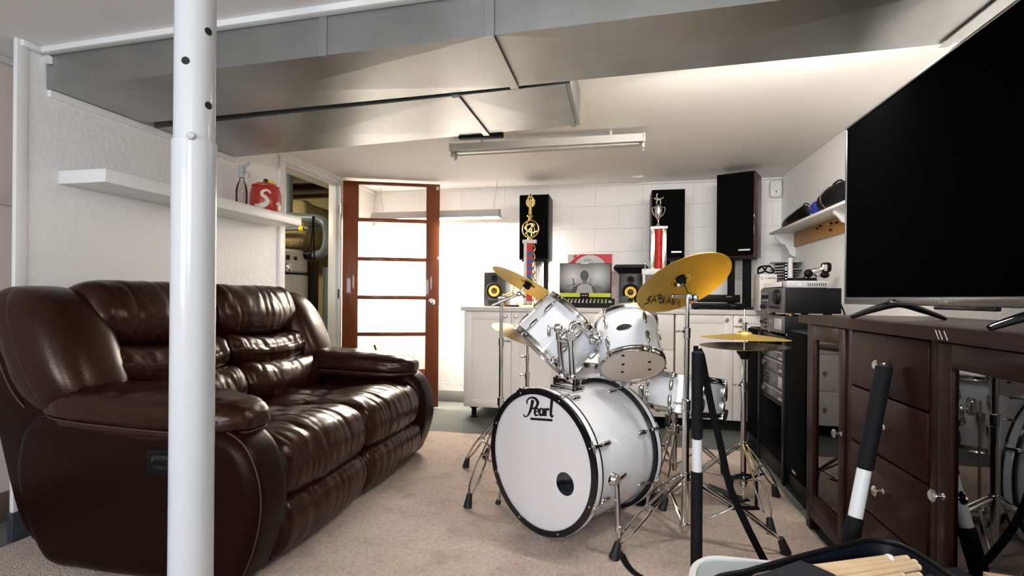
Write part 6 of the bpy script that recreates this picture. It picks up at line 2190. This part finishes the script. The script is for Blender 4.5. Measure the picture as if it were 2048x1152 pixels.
# the bag
GZ = .42
def bp_(px, py, z=GZ): return at(px, py, Z=z)
bo_ = [(1420, 1168), (1500, 1141), (1600, 1113), (1680, 1093), (1730, 1081), (1770, 1082), (1810, 1094), (1850, 1116), (1900, 1150), (1960, 1200), (1900, 1330), (1600, 1360), (1420, 1300)]
loop = spline([bp_(*p) for p in bo_], 6, True)
bc3 = V((0, 0, 0))
for p in loop: bc3 += p
bc3 /= len(loop)
sbg = thing('stick_bag', 'open black nylon drumstick bag with piped edges full of drumsticks', 'bag', (bc3.x, bc3.y, RZ))
def bin_(k, dz, src=loop, c=bc3): return [p.lerp(V((c.x, c.y, p.z)), k) + V((0, 0, dz)) for p in src]
rings = [bin_(.05, -GZ + RZ), bin_(.0, -.12), bin_(.0, -.004), bin_(.03, -.006), bin_(.05, -.03), bin_(.12, -.055), bin_(.6, -.06)]
MB().loft(lambda i: rings[i], range(len(rings))).build('shell', nylon_navy, sbg, 40)
MB().tube(loop, .006, 8, True).build('piped_edge', blk, sbg)
# inner pocket flap covering the sticks' tips
fpx = [(1440, 1168), (1540, 1140), (1600, 1118), (1632, 1130), (1668, 1146), (1690, 1162), (1660, 1220), (1500, 1240)]
fl_ = [at(px, py, Z=GZ + .004) for px, py in fpx]
MB().prism([(p.x, p.y) for p in fl_], (0, 0, GZ - .006), (1, 0, 0), (0, 1, 0), (0, 0, .008), .002).build('pocket_flap', nylon_navy, sbg)
# second flap of the bag beyond
P2 = [at(1846, 1152, Z=.40), at(1880, 1137, Z=.40), at(1915, 1134, Z=.40), at(1945, 1152, Z=.40), at(1960, 1190, Z=.40), at(1860, 1200, Z=.40)]
MB().prism([(p.x, p.y) for p in P2], (0, 0, .38), (1, 0, 0), (0, 1, 0), (0, 0, .02), .004).build('side_pocket', nylon_navy, sbg)

def stick(p_butt, p_dir, L, mat, label, tip=None, r=.0075):
    d = V(p_dir).normalized()
    t = thing('drumstick', label, 'drumstick', p_butt, 'drumsticks in the bag')
    prof = [(0, 0), (r * .7, .001), (r, .006), (r, L * .72), (r * .62, L * .93), (r * .42, L - .016)]
    MB().lathe(prof + [(0, L - .015)], p_butt, d, 18).build('shaft', mat, t)
    MB().lathe([(0, L - .018), (r * .40, L - .017), (r * .66, L - .008), (r * .5, L - .001), (0, L)], p_butt, d, 14).build('tip', tip or mat, t)
    return t
# butts show at the far right, shafts run down left under the flap
SZ = GZ - .002
lab = [((1783, 1116), (1640, 1135), 'drumstick with a white nylon end, uppermost of the sticks in the bag', nylon_white),
       ((1813, 1117), (1650, 1142), 'pale drumstick with a browned butt, second from the top of the bag', None),
       ((1829, 1125), (1655, 1151), 'pale drumstick in the middle of the bag, third from the top', None),
       ((1836, 1134), (1665, 1163), 'pale drumstick with rounded butt, fourth from the top of the bag', None),
       ((1805, 1152), (1660, 1176), 'pale drumstick half out of the frame at the bottom of the bag', None),
       ((1838, 1151), (1700, 1178), 'short showing drumstick beside the clear wrapper at the bag bottom', None)]
for i, (b_, e_, lb, tp) in enumerate(lab):
    pb, pe = at(b_[0], b_[1], Z=SZ - .0035 * i), at(e_[0], e_[1], Z=SZ - .006 - .0035 * i)
    d = (pe - pb).normalized()
    st_ = stick(pb, d, .38, wood_pale, lb, r=.0078)
    if tp:
        MB().blob(pb + d * .006, (.0095, .0095, .0085), 2.6, 5).build('nylon_end', nylon_white, st_)
    else:
        MB().ball(pb, .0076, (1, 1, 1), 14).build('rounded_butt', wood_pale, st_)
wr_ = at(1842, 1146, Z=SZ - .03)
tag(MB().blob(wr_, (.035, .025, .008), 2.5, 8, None, lambda q, p: .006 * noise.noise(p * 60)).build('clear_wrapper', glass_mat('crinkled_film', (.8, .84, .86), .06)), 'crinkled clear wrapper lying among the drumsticks', 'wrapper')
# cardboard box at the frame edge
q0, q1 = at(1966, 1143, Z=.52), at(2060, 1158, Z=.52)
kb_ = MB()
kb_.prism([(q0.x, q0.y), (q1.x + .02, q1.y), (q1.x + .02, q1.y - .16), (q0.x, q0.y - .18)], (0, 0, RZ), (1, 0, 0), (0, 1, 0), (0, 0, .52 - RZ), .002)
tag(kb_.build('cardboard_box', cardboard, None, 35, (q0.x, q0.y, RZ)), 'corner of a brown cardboard box at the frame edge beside the console', 'box')
# ================================================================== light
def area(name, loc, to, sx, sy, power, col):
    l = bpy.data.lights.new(name, 'AREA')
    l.shape = 'RECTANGLE'
    l.size, l.size_y = sx, sy
    l.energy = power
    l.color = col
    o = bpy.data.objects.new(name, l)
    COL.objects.link(o)
    o.location = loc
    d = (V(to) - V(loc)).normalized()
    o.rotation_euler = d.to_track_quat('-Z', 'Y').to_euler()
    return o
area('window_daylight', ((wx0 + wx1) / 2, YN + .02, 1.4), (-.9, 3.0, .9), 1.3, .65, 78, (0.78, 0.88, 1.0))
area('shop_light_lamp', ((sx0 + sx1) / 2, sy_, sz_ - .03), ((sx0 + sx1) / 2, sy_ + .02, 0), 1.15, .10, 115, (1.0, 0.92, 0.80))
area('front_fill', (.1, -1.6, 1.55), (.3, 4.5, 1.1), .6, .5, 36, (1.0, 0.93, 0.86))  # added fill from behind the camera, not a fixture of the room
area('utility_fill', (-3.5, 3.3, 2.0), (-3.3, 4.6, 1.2), .15, .15, 20, (1.0, 0.85, 0.6))  # added light that lifts the utility room; no bulb is known there
pl_ = bpy.data.lights.new('duct_fill_point', 'POINT')  # two unseen fill points behind the long duct, added to brighten the back right
pl_.energy = 5.5
pl_.color = (1.0, 0.93, 0.86)
pl_.shadow_soft_size = .03
po = bpy.data.objects.new('duct_fill_point', pl_)
COL.objects.link(po)
po.location = (.10, 2.13, 1.91)
po2 = po.copy()
COL.objects.link(po2)
po2.location = (.85, 2.11, 1.91)
area('duct_fill_strip', (.55, 2.13, 1.90), (.8, 3.1, .35), 1.0, .05, 27, (1.0, 0.93, 0.86))  # added strip of fill light, unseen behind the duct, with no fixture

w = bpy.data.worlds.new('daylight')
scene.world = w
w.use_nodes = True
w.node_tree.nodes['Background'].inputs['Color'].default_value = (0.55, 0.68, 0.9, 1)
w.node_tree.nodes['Background'].inputs['Strength'].default_value = 1.0
vs = scene.view_settings
vs.view_transform = 'Standard'
vs.look = 'None'
vs.gamma = 1.0
vs.use_curve_mapping = False
vs.exposure = 0.0
